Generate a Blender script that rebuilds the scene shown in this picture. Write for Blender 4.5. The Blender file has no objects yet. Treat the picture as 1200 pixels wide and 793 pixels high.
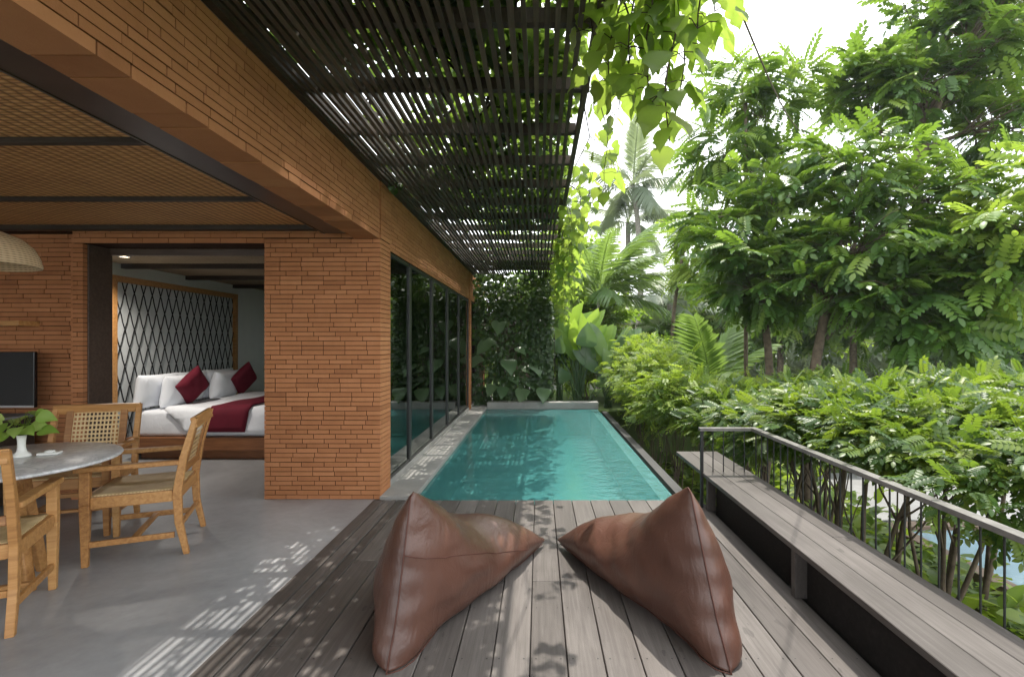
import bpy, bmesh, math, random
import numpy as np
from mathutils import Vector, Matrix
from mathutils.bvhtree import BVHTree

random.seed(11)
rng = np.random.default_rng(7)
PI = math.pi
sc = bpy.context.scene
COL = sc.collection
H = 1.45           # camera height


def P(px, py, Y):
    """photo pixel (1200 wide) at depth Y -> point; used for choosing plausible places"""
    return Vector(((px - 632) / 600 * Y, Y, H - (py - 401) / 600 * Y))


# ------------------------------------------------------------------ helpers
def link(o, parent=None):
    COL.objects.link(o)
    if parent is not None:
        o.parent = parent
    return o


def tag(o, label=None, cat=None, group=None, kind=None):
    if label:
        o['label'] = label
    if cat:
        o['category'] = cat
    if group:
        o['group'] = group
    if kind:
        o['kind'] = kind
    return o


def thing(name, label, cat, loc=(0, 0, 0), rz=0.0, group=None):
    o = bpy.data.objects.new(name, None)
    o.empty_display_size = 0.1
    o.location = loc
    o.rotation_euler = (0, 0, rz)
    link(o)
    return tag(o, label, cat, group)


def copy_tree(o, parent=None):
    c = o.copy()
    COL.objects.link(c)
    if parent is not None:
        c.parent = parent
    for ch in list(o.children):
        copy_tree(ch, c)
    return c


class MB:
    """collects shapes, builds ONE mesh object"""

    def __init__(self):
        self.v, self.f, self.mi, self.t = [], [], [], []
        self.m = 0
        self.tint = 0.5

    def add(self, vs, fs):
        b = len(self.v)
        self.v += [tuple(p) for p in vs]
        self.t += [self.tint] * len(vs)
        self.f += [tuple(b + i for i in q) for q in fs]
        self.mi += [self.m] * len(fs)

    def box(self, x0, x1, y0, y1, z0, z1):
        vs = [(x, y, z) for z in (z0, z1) for y in (y0, y1) for x in (x0, x1)]
        self.add(vs, [(0, 2, 3, 1), (4, 5, 7, 6), (0, 1, 5, 4), (2, 6, 7, 3), (0, 4, 6, 2), (1, 3, 7, 5)])

    def bar(self, p, q, w, h, up=(0, 0, 1), w2=None, h2=None):
        """rectangular bar from p to q, w across, h along up"""
        p, q = Vector(p), Vector(q)
        d = (q - p).normalized()
        u = Vector(up)
        if abs(d.dot(u)) > 0.99:
            u = Vector((0, 1, 0))
        x = d.cross(u).normalized()
        z = x.cross(d).normalized()
        w2 = w if w2 is None else w2
        h2 = h if h2 is None else h2
        vs = []
        for c, ww, hh in ((p, w, h), (q, w2, h2)):
            for sx, sz in ((-1, -1), (1, -1), (1, 1), (-1, 1)):
                vs.append(c + x * sx * ww / 2 + z * sz * hh / 2)
        self.add(vs, [(3, 2, 1, 0), (4, 5, 6, 7), (0, 1, 5, 4), (1, 2, 6, 5), (2, 3, 7, 6), (3, 0, 4, 7)])

    def tube(self, pts, radii, n=8, cap=True):
        pts = [Vector(p) for p in pts]
        if not hasattr(radii, '__len__'):
            radii = [radii] * len(pts)
        vs, fs = [], []
        u = None
        for i, p in enumerate(pts):
            d = (pts[min(i + 1, len(pts) - 1)] - pts[max(i - 1, 0)])
            if d.length < 1e-9:
                d = Vector((0, 0, 1))
            d.normalize()
            if u is None:
                u = d.orthogonal().normalized()
            else:
                u = (u - d * u.dot(d))
                u = u.normalized() if u.length > 1e-6 else d.orthogonal().normalized()
            w = d.cross(u)
            for k in range(n):
                a = 2 * PI * k / n
                vs.append(p + (u * math.cos(a) + w * math.sin(a)) * radii[i])
        for i in range(len(pts) - 1):
            for k in range(n):
                fs.append((i * n + k, i * n + (k + 1) % n, (i + 1) * n + (k + 1) % n, (i + 1) * n + k))
        if cap:
            fs.append(tuple(range(n - 1, -1, -1)))
            fs.append(tuple((len(pts) - 1) * n + k for k in range(n)))
        self.add(vs, fs)

    def lathe(self, prof, c=(0, 0, 0), n=32, close=False):
        vs, fs = [], []
        m = len(prof)
        for r, z in prof:
            for k in range(n):
                a = 2 * PI * k / n
                vs.append((c[0] + r * math.cos(a), c[1] + r * math.sin(a), c[2] + z))
        for i in range(m - 1 if not close else m):
            j = (i + 1) % m
            for k in range(n):
                fs.append((i * n + k, i * n + (k + 1) % n, j * n + (k + 1) % n, j * n + k))
        self.add(vs, fs)

    def build(self, name, mats, parent=None, smooth=False, bevel=0.0, seg=2, subsurf=0):
        me = bpy.data.meshes.new(name)
        me.from_pydata(self.v, [], self.f)
        if not isinstance(mats, (list, tuple)):
            mats = [mats]
        for m in mats:
            me.materials.append(m)
        me.polygons.foreach_set('material_index', self.mi)
        at = me.attributes.new('tint', 'FLOAT', 'POINT')
        at.data.foreach_set('value', self.t)
        if smooth:
            me.polygons.foreach_set('use_smooth', [True] * len(me.polygons))
        me.update()
        o = bpy.data.objects.new(name, me)
        link(o, parent)
        if bevel:
            b = o.modifiers.new('bevel', 'BEVEL')
            b.width = bevel
            b.segments = seg
            b.limit_method = 'ANGLE'
            b.angle_limit = math.radians(40)
        if subsurf:
            s = o.modifiers.new('sub', 'SUBSURF')
            s.levels = s.render_levels = subsurf
        return o


class Leaves:
    """many copies of small quad templates merged into one mesh"""

    def __init__(self):
        self.v, self.q, self.t, self.n = [], [], [], 0

    def put(self, tmpl, pos, d, up, scale, tint):
        tv, tq, tt_ = tmpl
        pos = np.asarray(pos, float).reshape(-1, 3)
        m = len(pos)
        d = np.broadcast_to(np.asarray(d, float), (m, 3))
        up = np.broadcast_to(np.asarray(up, float), (m, 3))
        scale = np.broadcast_to(np.asarray(scale, float), (m,))
        tint = np.broadcast_to(np.asarray(tint, float), (m,))
        y = d / np.maximum(np.linalg.norm(d, axis=1, keepdims=True), 1e-9)
        x = np.cross(y, up)
        ln = np.linalg.norm(x, axis=1, keepdims=True)
        x = np.where(ln > 1e-4, x / np.maximum(ln, 1e-9), np.array([[1.0, 0, 0]]))
        z = np.cross(x, y)
        V = (tv[None, :, 0:1] * x[:, None, :] + tv[None, :, 1:2] * y[:, None, :] + tv[None, :, 2:3] * z[:, None, :])
        V = V * scale[:, None, None] + pos[:, None, :]
        self.v.append(V.reshape(-1, 3))
        Q = tq[None] + (np.arange(m) * len(tv))[:, None, None] + self.n
        self.q.append(Q.reshape(-1, 4))
        self.t.append((tint[:, None] + tt_[None, :]).ravel())
        self.n += m * len(tv)

    def build(self, name, mat, parent=None, smooth=True):
        V = np.concatenate(self.v).astype(np.float32)
        Q = np.concatenate(self.q).astype(np.int32)
        T = np.concatenate(self.t).astype(np.float32)
        me = bpy.data.meshes.new(name)
        me.vertices.add(len(V))
        me.vertices.foreach_set('co', V.ravel())
        me.loops.add(Q.size)
        me.loops.foreach_set('vertex_index', Q.ravel())
        me.polygons.add(len(Q))
        me.polygons.foreach_set('loop_start', np.arange(0, Q.size, 4, dtype=np.int32))
        me.polygons.foreach_set('loop_total', np.full(len(Q), 4, dtype=np.int32))
        me.polygons.foreach_set('use_smooth', np.full(len(Q), smooth))
        me.update(calc_edges=True)
        me.validate()
        at = me.attributes.new('tint', 'FLOAT', 'POINT')
        at.data.foreach_set('value', T)
        me.materials.append(mat)
        o = bpy.data.objects.new(name, me)
        return link(o, parent)


def strip_leaf(ts, ws, fold=0.15, droop=0.15, wave=0.0):
    """leaf along +Y, unit length: midrib points with a left and right outline"""
    v, q = [], []
    for i, (t, w) in enumerate(zip(ts, ws)):
        z = -droop * t * t
        zz = z + fold * w + wave * (1 if i % 2 else -1) * w
        v += [(-w, t, zz), (0, t, z), (w, t, zz)]
    for i in range(len(ts) - 1):
        a = i * 3
        q += [(a, a + 1, a + 4, a + 3), (a + 1, a + 2, a + 5, a + 4)]
    return np.array(v, float), np.array(q, int), np.tile([.0, .14, .0], len(ts))


def join_t(parts):
    v, q, t, n = [], [], [], 0
    for tv, tq, tt in parts:
        v.append(tv)
        q.append(tq + n)
        t.append(tt)
        n += len(tv)
    return np.concatenate(v), np.concatenate(q), np.concatenate(t)


def curl(t, amp=.06):
    """curl the blade: edges roll, tip bends, sides ripple"""
    v, q, tt = t
    v = v.copy()
    v[:, 2] += amp * np.sin(v[:, 1] * 9 + v[:, 0] * 5) + amp * 1.4 * np.sin(v[:, 0] * 7) * v[:, 1] - .25 * np.abs(v[:, 0]) ** 2
    return v, q, tt


def place_t(t, pos, d, up, s):
    l = Leaves()
    l.put(t, [pos], [d], [up], s, 0.5)
    return l.v[0], l.q[0], t[2] + random.uniform(-.08, .08)


LEAF = strip_leaf([0, .45, 1], [.02, .24, .005], .25, .12)
LEAF_OVAL = strip_leaf([0, .2, .55, .85, 1], [.02, .2, .27, .14, .005], .2, .2)
LEAF_VINE = strip_leaf([0, .03, .1, .22, .36, .48, .6, .76, .9, 1],
                       [.03, .26, .43, .47, .40, .43, .27, .14, .06, .004], .10, .22, .03)
LEAF_VINE2 = curl(strip_leaf([0, .02, .08, .18, .30, .42, .52, .64, .78, .9, 1],
                        [.03, .22, .40, .50, .47, .36, .40, .26, .13, .06, .004], .16, .30, .02), .05)
LEAF_VINE = curl(LEAF_VINE, .035)
LEAF_HEART = curl(strip_leaf([0, .015, .05, .12, .22, .34, .48, .62, .75, .87, .95, 1], [.06, .2, .33, .42, .45, .44, .39, .31, .21, .11, .045, .004], .22, .35, .012), .03)
LEAF_PADDLE = strip_leaf([0, .08, .2, .35, .5, .65, .8, .92, 1],
                         [.012, .09, .15, .175, .18, .165, .125, .065, .004], .25, .22, .012)


def pinnate(n=6, leaflet=.30, droop=.25):
    parts = []
    for i in range(n):
        t = .22 + .78 * i / (n - .4)
        z = -droop * t * t
        for s in (-1, 1):
            parts.append(place_t(LEAF_OVAL, (s * .01, t, z), (s * 1.0, .55, -.18), (0, .15, 1),
                                 leaflet * (1 - .25 * abs(t - .55))))
    parts.append(place_t(LEAF_OVAL, (0, 1, -droop), (0, 1, -.5), (0, 0, 1), leaflet))
    st = strip_leaf([0, .5, 1], [.008, .006, .003], 0, droop)
    parts.append(st)
    return join_t(parts)


PINNATE = pinnate()
PINNATE_B = pinnate(8, .24, .4)


def fine_spray(n=5, leaflet=.32, droop=.2):
    parts = []
    for i in range(n):
        t = .15 + .85 * i / n
        for s in (-1, 1):
            parts.append(place_t(LEAF, (0, t, -droop * t * t), (s * .9, .6, -.15), (0, .2, 1), leaflet))
    parts.append(place_t(LEAF, (0, .98, -droop), (0, 1, -.4), (0, 0, 1), leaflet))
    return join_t(parts)


SPRAY = fine_spray()


def frond(n=34, curve=.9, leaf=.30, lw=.03, hang=.55):
    """palm frond, unit length along +Y arching down in -Z"""
    thin = strip_leaf([0, .35, .8, 1], [lw * 1.2, lw * 1.9, lw, .002], .3, .25)
    parts = []

    def at(t):
        a = curve * t
        return Vector((0, math.sin(a) / curve if curve else t, -(1 - math.cos(a)) / curve if curve else 0))
    for i in range(n):
        t = .16 + .84 * i / (n - 1)
        p = at(t)
        tang = (at(min(t + .02, 1.02)) - at(t - .02)).normalized()
        L = leaf * (.55 + .9 * math.sin(PI * min(1, .15 + .8 * t)) ** 1.0) * .8
        for s in (-1, 1):
            d = Vector((s * 1.0, 0, 0)) * .85 + tang * (.55 + .5 * t) + Vector((0, 0, -hang * random.uniform(.5, 1.2)))
            parts.append(place_t(thin, p, d, (0, .2, 1), L * random.uniform(.85, 1.1) / 1.0))
    v = []
    ts = [0, .25, .5, .75, 1]
    for t in ts:
        p = at(t)
        w = .014 * (1 - .8 * t)
        v += [(p.x - w, p.y, p.z), (p.x, p.y, p.z + w), (p.x + w, p.y, p.z)]
    q = []
    for i in range(len(ts) - 1):
        a = i * 3
        q += [(a, a + 1, a + 4, a + 3), (a + 1, a + 2, a + 5, a + 4)]
    parts.append((np.array(v, float), np.array(q, int), np.full(len(v), .15)))
    return join_t(parts)


FROND = frond(44, .8, .27, .018, .5)
FROND_S = frond(26, .6, .34, .035, .25)


# ------------------------------------------------------------------ materials
def new_mat(name):
    m = bpy.data.materials.new(name)
    m.use_nodes = True
    nt = m.node_tree
    nt.nodes.clear()
    out = nt.nodes.new('ShaderNodeOutputMaterial')
    return m, nt, out


class NT:
    def __init__(self, nt):
        self.nt = nt

    def n(self, kind, **kw):
        nd = self.nt.nodes.new('ShaderNode' + kind)
        for k, v in kw.items():
            if k.startswith('i_'):
                key = k[2:].replace('_', ' ')
                nd.inputs[key].default_value = v
            else:
                setattr(nd, k, v)
        return nd

    def l(self, a, b):
        self.nt.links.new(a, b)

    def ramp(self, fac, stops):
        r = self.n('ValToRGB')
        e = r.color_ramp.elements
        while len(e) > 1:
            e.remove(e[-1])
        e[0].position, e[0].color = stops[0][0], (*stops[0][1], 1)
        for p, c in stops[1:]:
            x = e.new(p)
            x.color = (*c, 1)
        self.l(fac, r.inputs[0])
        return r.outputs[0]

    def noise(self, scale, detail=4, rough=.55, vec=None, dist=0.0):
        nd = self.n('TexNoise')
        nd.inputs['Scale'].default_value = scale
        nd.inputs['Detail'].default_value = detail
        nd.inputs['Roughness'].default_value = rough
        nd.inputs['Distortion'].default_value = dist
        if vec is not None:
            self.l(vec, nd.inputs['Vector'])
        return nd.outputs['Fac']

    def coords(self, scale=(1, 1, 1), kind='Object'):
        tc = self.n('TexCoord')
        mp = self.n('Mapping')
        mp.inputs['Scale'].default_value = scale
        self.l(tc.outputs[kind], mp.inputs['Vector'])
        return mp.outputs[0]

    def math(self, op, a, b=None):
        m = self.n('Math', operation=op)
        for i, x in enumerate((a, b)):
            if x is None:
                continue
            if isinstance(x, (int, float)):
                m.inputs[i].default_value = x
            else:
                self.l(x, m.inputs[i])
        return m.outputs[0]

    def mix(self, fac, a, b, blend='MIX'):
        m = self.n('Mix', data_type='RGBA', blend_type=blend)
        for s, x in ((m.inputs[0], fac), (m.inputs[6], a), (m.inputs[7], b)):
            if isinstance(x, (int, float)):
                s.default_value = x
            elif isinstance(x, tuple):
                s.default_value = (*x, 1)
            else:
                self.l(x, s)
        return m.outputs[2]

    def bump(self, h, strength=.3, dist=.01):
        b = self.n('Bump')
        b.inputs['Strength'].default_value = strength
        b.inputs['Distance'].default_value = dist
        self.l(h, b.inputs['Height'])
        return b.outputs[0]

    def tint(self):
        a = self.n('Attribute')
        a.attribute_name = 'tint'
        return a.outputs['Fac']

    def principled(self, out, color, rough=.5, spec=.5, normal=None, metal=0.0):
        p = self.n('BsdfPrincipled')
        for k, x in (('Base Color', color), ('Roughness', rough)):
            if isinstance(x, (int, float)):
                p.inputs[k].default_value = x
            elif isinstance(x, tuple):
                p.inputs[k].default_value = (*x, 1)
            else:
                self.l(x, p.inputs[k])
        p.inputs['Specular IOR Level'].default_value = spec
        p.inputs['Metallic'].default_value = metal
        if normal is not None:
            self.l(normal, p.inputs['Normal'])
        self.l(p.outputs[0], out.inputs[0])
        return p


def mat_wood(name, dark, mid, light, grain=(3, 40, 40), rough=.45, spec=.4, tint_amt=.35, bump=.15):
    m, nt, out = new_mat(name)
    k = NT(nt)
    v = k.coords(grain)
    n1 = k.noise(1.0, 6, .6, v, .6)
    n2 = k.noise(2.5, 3, .5, k.coords((1, 1, 1)))
    f = k.math('ADD', k.math('MULTIPLY', n1, .75), k.math('MULTIPLY', n2, .25))
    f = k.math('ADD', f, k.math('MULTIPLY', k.math('SUBTRACT', k.tint(), .5), tint_amt))
    c = k.ramp(f, [(.3, dark), (.52, mid), (.75, light)])
    k.principled(out, c, rough, spec, k.bump(n1, bump, .004))
    return m


def mat_plain(name, color, rough=.5, spec=.4, var=.12, scale=6, bump=0.0, bscale=60, metal=0.0):
    m, nt, out = new_mat(name)
    k = NT(nt)
    v = k.coords()
    n = k.noise(scale, 4, .6, v)
    lo = tuple(x * (1 - var) for x in color)
    hi = tuple(min(1, x * (1 + var)) for x in color)
    c = k.ramp(n, [(.3, lo), (.7, hi)])
    nm = k.bump(k.noise(bscale, 3, .6, v), bump, .004) if bump else None
    k.principled(out, c, rough, spec, nm, metal)
    return m


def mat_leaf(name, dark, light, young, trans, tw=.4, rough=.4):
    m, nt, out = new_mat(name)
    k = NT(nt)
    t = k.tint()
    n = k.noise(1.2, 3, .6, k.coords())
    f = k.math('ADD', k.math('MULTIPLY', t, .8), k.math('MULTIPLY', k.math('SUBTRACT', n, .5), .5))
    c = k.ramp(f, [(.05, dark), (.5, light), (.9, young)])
    p = k.n('BsdfPrincipled')
    k.l(c, p.inputs['Base Color'])
    p.inputs['Roughness'].default_value = rough
    p.inputs['Specular IOR Level'].default_value = .4
    tr = k.n('BsdfTranslucent')
    tc = k.mix(.6, c, trans)
    tc2 = k.mix(1.0, tc, (2.0, 2.0, 1.5), 'MULTIPLY')
    k.l(tc2, tr.inputs['Color'])
    mx = k.n('MixShader')
    mx.inputs[0].default_value = tw
    k.l(p.outputs[0], mx.inputs[1])
    k.l(tr.outputs[0], mx.inputs[2])
    k.l(mx.outputs[0], out.inputs[0])
    return m


def mat_brick():
    m, nt, out = new_mat('terracotta_brick')
    k = NT(nt)
    v = k.coords()
    n = k.noise(9, 5, .65, v)
    n2 = k.noise(1.3, 2, .5, v)
    f = k.math('ADD', k.math('MULTIPLY', k.tint(), .42), k.math('ADD', k.math('MULTIPLY', n, .3), k.math('MULTIPLY', n2, .2)))
    c = k.ramp(f, [(.08, (.23, .095, .042)), (.40, (.39, .166, .072)), (.60, (.46, .205, .092)), (.92, (.54, .28, .135))])
    k.principled(out, c, .85, .2, k.bump(k.noise(55, 4, .7, v), .55, .005))
    return m


def mat_weave(name, c0, c1, s=34.0):
    """basket weave in the XY plane of object space"""
    m, nt, out = new_mat(name)
    k = NT(nt)
    v = k.coords()
    sep = k.n('SeparateXYZ')
    k.l(v, sep.inputs[0])
    wob = k.math('MULTIPLY', k.math('SUBTRACT', k.noise(7, 2, .5, v), .5), .6)
    x = k.math('ADD', k.math('MULTIPLY', sep.outputs[0], s * .5), wob)
    y = k.math('ADD', k.math('MULTIPLY', sep.outputs[1], s), wob)
    fx = k.math('FRACT', x)
    fy = k.math('FRACT', y)
    par = k.math('FRACT', k.math('MULTIPLY', k.math('ADD', k.math('FLOOR', x), k.math('FLOOR', y)), .5))
    chk = k.math('GREATER_THAN', par, .25)
    bx = k.math('SINE', k.math('MULTIPLY', fx, PI))
    by = k.math('SINE', k.math('MULTIPLY', fy, PI))
    a = k.math('MULTIPLY', bx, k.math('ADD', .35, k.math('MULTIPLY', by, .65)))
    b = k.math('MULTIPLY', by, k.math('ADD', .1, k.math('MULTIPLY', bx, .55)))
    h = k.math('ADD', k.math('MULTIPLY', chk, a), k.math('MULTIPLY', k.math('SUBTRACT', 1.0, chk), b))
    nn = k.noise(3, 3, .6, v)
    f = k.math('ADD', k.math('MULTIPLY', h, .7), k.math('MULTIPLY', nn, .3))
    c = k.ramp(f, [(.1, tuple(x * .25 for x in c0)), (.4, c0), (.85, c1)])
    k.principled(out, c, .7, .25, k.bump(h, .8, .012))
    return m


def mat_cane():
    m, nt, out = new_mat('woven_cane')
    k = NT(nt)
    v = k.coords((1, 1, 1))
    sep = k.n('SeparateXYZ')
    k.l(v, sep.inputs[0])
    s = 75.0
    a = k.math('ABSOLUTE', k.math('SINE', k.math('MULTIPLY', sep.outputs[0], s * PI / 2)))
    zy = k.math('ADD', sep.outputs[2], sep.outputs[1])
    b = k.math('ABSOLUTE', k.math('SINE', k.math('MULTIPLY', zy, s * PI / 2)))
    hole = k.math('MULTIPLY', k.math('GREATER_THAN', a, .62), k.math('GREATER_THAN', b, .62))
    c = k.mix(k.noise(20, 3, .6, v), (.52, .36, .17), (.68, .52, .28))
    p = k.n('BsdfPrincipled')
    k.l(c, p.inputs['Base Color'])
    p.inputs['Roughness'].default_value = .55
    k.l(k.bump(k.math('MAXIMUM', a, b), .3, .003), p.inputs['Normal'])
    tr = k.n('BsdfTransparent')
    mx = k.n('MixShader')
    k.l(hole, mx.inputs[0])
    k.l(p.outputs[0], mx.inputs[1])
    k.l(tr.outputs[0], mx.inputs[2])
    k.l(mx.outputs[0], out.inputs[0])
    return m


def mat_glass():
    m, nt, out = new_mat('window_glass')
    k = NT(nt)
    fr = k.n('Fresnel')
    fr.inputs['IOR'].default_value = 2.6
    g = k.n('BsdfGlossy')
    g.inputs['Roughness'].default_value = 0.0
    g.inputs['Color'].default_value = (.9, .95, .93, 1)
    t = k.n('BsdfTransparent')
    t.inputs['Color'].default_value = (.80, .84, .82, 1)
    mx = k.n('MixShader')
    k.l(fr.outputs[0], mx.inputs[0])
    k.l(t.outputs[0], mx.inputs[1])
    k.l(g.outputs[0], mx.inputs[2])
    k.l(mx.outputs[0], out.inputs[0])
    return m


def mat_water(name, tintc=(.82, .95, .95), ripple=1.0, scale=9.0, murk=(.068, .240, .235), turb=.55):
    m, nt, out = new_mat(name)
    k = NT(nt)
    v = k.coords((1, 1, 1))
    n1 = k.noise(scale, 4, .55, v, .4)
    n2 = k.noise(scale * 3.2, 3, .6, v)
    sep = k.n('SeparateXYZ')
    k.l(v, sep.inputs[0])
    # the overflow side of the pool is livelier
    side = k.math('MINIMUM', 1.0, k.math('MAXIMUM', .07, k.math('MULTIPLY', k.math('ADD', sep.outputs[0], -.35), 1.6)))
    hh = k.math('MULTIPLY', k.math('ADD', n1, k.math('MULTIPLY', n2, .35)), side)
    nm = k.bump(hh, ripple, .05)
    fr = k.n('Fresnel')
    fr.inputs['IOR'].default_value = 1.33
    k.l(nm, fr.inputs['Normal'])
    g = k.n('BsdfGlossy')
    g.inputs['Roughness'].default_value = 0.02
    k.l(nm, g.inputs['Normal'])
    t = k.n('BsdfTransparent')
    t.inputs['Color'].default_value = (*tintc, 1)
    # slightly turbid water: part of the light scatters back below the surface
    df = k.n('BsdfDiffuse')
    df.inputs['Color'].default_value = (*murk, 1)
    tm = k.n('MixShader')
    tm.inputs[0].default_value = turb
    k.l(t.outputs[0], tm.inputs[1])
    k.l(df.outputs[0], tm.inputs[2])
    mx = k.n('MixShader')
    k.l(fr.outputs[0], mx.inputs[0])
    k.l(tm.outputs[0], mx.inputs[1])
    k.l(g.outputs[0], mx.inputs[2])
    k.l(mx.outputs[0], out.inputs[0])
    return m


def mat_deck(name, dark, mid, light, rough=.55):
    m, nt, out = new_mat(name)
    k = NT(nt)
    grain = k.noise(1.0, 7, .65, k.coords((55, 2.2, 20)), .5)
    blot = k.noise(1.6, 5, .62, k.coords((1.4, .7, 1)), .4)
    knots = k.noise(5.0, 2, .5, k.coords((2.2, .8, 1)))
    f = k.math('ADD', k.math('MULTIPLY', grain, .5), k.math('MULTIPLY', blot, .5))
    f = k.math('ADD', f, k.math('MULTIPLY', k.math('SUBTRACT', k.tint(), .5), .22))
    c = k.ramp(f, [(.28, dark), (.5, mid), (.74, light)])
    c = k.mix(k.math('MULTIPLY', k.math('GREATER_THAN', knots, .70), .35), c, tuple(x * .5 for x in dark))
    r = k.math('ADD', rough - .12, k.math('MULTIPLY', blot, .25))
    k.principled(out, c, r, .35, k.bump(grain, .25, .004))
    return m


def mat_concrete(name, a, b, rough=.4):
    m, nt, out = new_mat(name)
    k = NT(nt)
    v = k.coords()
    n1 = k.noise(.9, 6, .62, v, .8)
    n2 = k.noise(14, 5, .7, v)
    f = k.math('ADD', k.math('MULTIPLY', n1, .75), k.math('MULTIPLY', n2, .25))
    c = k.ramp(f, [(.3, a), (.7, b)])
    r = k.math('ADD', rough - .1, k.math('MULTIPLY', n1, .25))
    k.principled(out, c, r, .4, k.bump(n2, .06, .004))
    return m


def mat_marble():
    m, nt, out = new_mat('grey_marble')
    k = NT(nt)
    v = k.coords((1, 1, 1))
    n = k.noise(5, 8, .6, v, 1.6)
    band = k.math('ABSOLUTE', k.math('SUBTRACT', n, .5))
    c = k.ramp(band, [(.0, (.50, .51, .52)), (.06, (.68, .68, .69)), (.25, (.80, .80, .79))])
    k.principled(out, c, .28, .5)
    return m


def mat_fabric(name, color, bump=.25, var=.08, rough=.85, scale=5):
    m, nt, out = new_mat(name)
    k = NT(nt)
    v = k.coords()
    n = k.noise(scale, 4, .6, v, .5)
    lo = tuple(x * (1 - var) for x in color)
    hi = tuple(min(1, x * (1 + var)) for x in color)
    c = k.ramp(n, [(.3, lo), (.7, hi)])
    h = k.math('ADD', k.math('MULTIPLY', n, 1.0), k.math('MULTIPLY', k.noise(320, 2, .5, v), .03))
    k.principled(out, c, rough, .25, k.bump(h, bump, .03))
    return m


def mat_leather():
    m, nt, out = new_mat('brown_leatherette')
    k = NT(nt)
    v = k.coords()
    n = k.noise(3.2, 4, .55, v, .6)
    fine = k.noise(170, 3, .6, v)
    creases = k.noise(7, 5, .6, k.coords((1.6, 1.0, .55)), 1.4)
    h = k.math('ADD', k.math('MULTIPLY', creases, .7), k.math('MULTIPLY', fine, .03))
    c = k.ramp(n, [(.3, (.072, .032, .022)), (.7, (.104, .048, .033))])
    k.principled(out, c, .36, .5, k.bump(h, .27, .035))
    return m


def mat_ground():
    m, nt, out = new_mat('garden_ground')
    k = NT(nt)
    v = k.coords()
    n = k.noise(.5, 6, .65, v, .4)
    n2 = k.noise(12, 4, .7, v)
    f = k.math('ADD', k.math('MULTIPLY', n, .7), k.math('MULTIPLY', n2, .3))
    c = k.ramp(f, [(.3, (.030, .030, .014)), (.5, (.055, .085, .022)), (.75, (.10, .15, .035))])
    k.principled(out, c, .9, .2, k.bump(n2, .5, .03))
    return m


def mat_emit(name, color, s):
    m, nt, out = new_mat(name)
    k = NT(nt)
    e = k.n('Emission')
    e.inputs[0].default_value = (*color, 1)
    e.inputs[1].default_value = s
    k.l(e.outputs[0], out.inputs[0])
    return m


M = {}
M['brick'] = mat_brick()
M['mortar'] = mat_plain('dark_mortar', (.045, .022, .014), .95, .1, .2)
M['teak'] = mat_wood('teak', (.26, .115, .036), (.43, .215, .072), (.56, .32, .125))
M['teak_red'] = mat_wood('red_teak', (.13, .048, .018), (.22, .085, .030), (.30, .125, .045))
M['lining'] = mat_wood('brown_lining', (.050, .032, .023), (.085, .056, .042), (.12, .085, .066))
M['dark_wood'] = mat_wood('dark_wood', (.022, .015, .011), (.040, .028, .021), (.075, .055, .042), rough=.55)
M['base_board'] = mat_wood('bench_shade_board', (.008, .007, .006), (.014, .012, .011), (.025, .022, .02), rough=.8, spec=.2)  # near-black: the shade under the bench is put into this colour
M['pergola_wood'] = mat_deck('pergola_wood', (.040, .029, .021), (.075, .056, .042), (.14, .11, .086), .65)
M['deck'] = mat_deck('weathered_decking', (.046, .039, .035), (.090, .078, .071), (.160, .143, .132))
M['bench'] = mat_deck('weathered_bench_wood', (.038, .032, .029), (.070, .061, .056), (.128, .114, .106))
M['steel'] = mat_plain('dark_painted_steel', (.050, .031, .026), .36, .5, .25)
M['frame'] = mat_plain('dark_window_frame', (.020, .020, .020), .4, .5, .2)
M['weave'] = mat_weave('woven_bamboo', (.52, .265, .105), (.76, .46, .20))
M['rattan'] = mat_weave('rattan_weave', (.48, .38, .24), (.72, .60, .42), 90)
M['cane'] = mat_cane()
M['glass'] = mat_glass()
M['water'] = mat_water('pool_water')
M['tile'] = mat_plain('green_pool_stone', (.088, .29, .285), .5, .4, .14, 1.6)
M['edge_tile'] = mat_plain('pale_edge_stone', (.33, .45, .41), .4, .4, .15, 8)
M['coping'] = mat_concrete('grey_coping_stone', (.19, .185, .175), (.36, .35, .33), .6)
M['dark_stone'] = mat_concrete('dark_lava_stone', (.035, .035, .035), (.085, .083, .08), .7)
M['concrete'] = mat_concrete('polished_concrete', (.20, .205, .215), (.42, .425, .435), .34)
M['marble'] = mat_marble()
M['plaster'] = mat_plain('white_plaster', (.74, .75, .74), .9, .2, .03)
M['bed_ceiling'] = mat_weave('bedroom_ceiling_mat', (.36, .27, .17), (.50, .40, .27), 40)
M['grey_panel'] = mat_fabric('pale_headboard_fabric', (.50, .52, .52), .1)
M['rope'] = mat_plain('black_rope', (.015, .015, .016), .8, .2)
M['linen'] = mat_fabric('white_linen', (.78, .80, .84), .35, .03)
M['red_fabric'] = mat_fabric('burgundy_fabric', (.120, .008, .020), .2, .15)
M['ceramic'] = mat_plain('white_ceramic', (.80, .80, .78), .2, .5, .03)
M['screen'] = mat_plain('black_screen', (.006, .006, .007), .16, .5, .1)
M['bezel'] = mat_plain('silver_trim', (.50, .50, .50), .35, .5, .05, metal=.6)
M['leather'] = mat_leather()
M['seam'] = mat_plain('dark_brown_seam', (.085, .032, .022), .6, .3)
M['rail'] = mat_plain('weathered_grey_rail', (.135, .128, .12), .5, .4, .3, 12, .2)
M['iron'] = mat_plain('black_iron', (.014, .014, .014), .5, .4)
M['ground'] = mat_ground()
M['bark'] = mat_plain('grey_brown_bark', (.12, .092, .066), .9, .2, .4, 10, .6, 30)
M['bark_dark'] = mat_plain('dark_bark', (.050, .038, .028), .9, .2, .4, 12, .6, 40)
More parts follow.
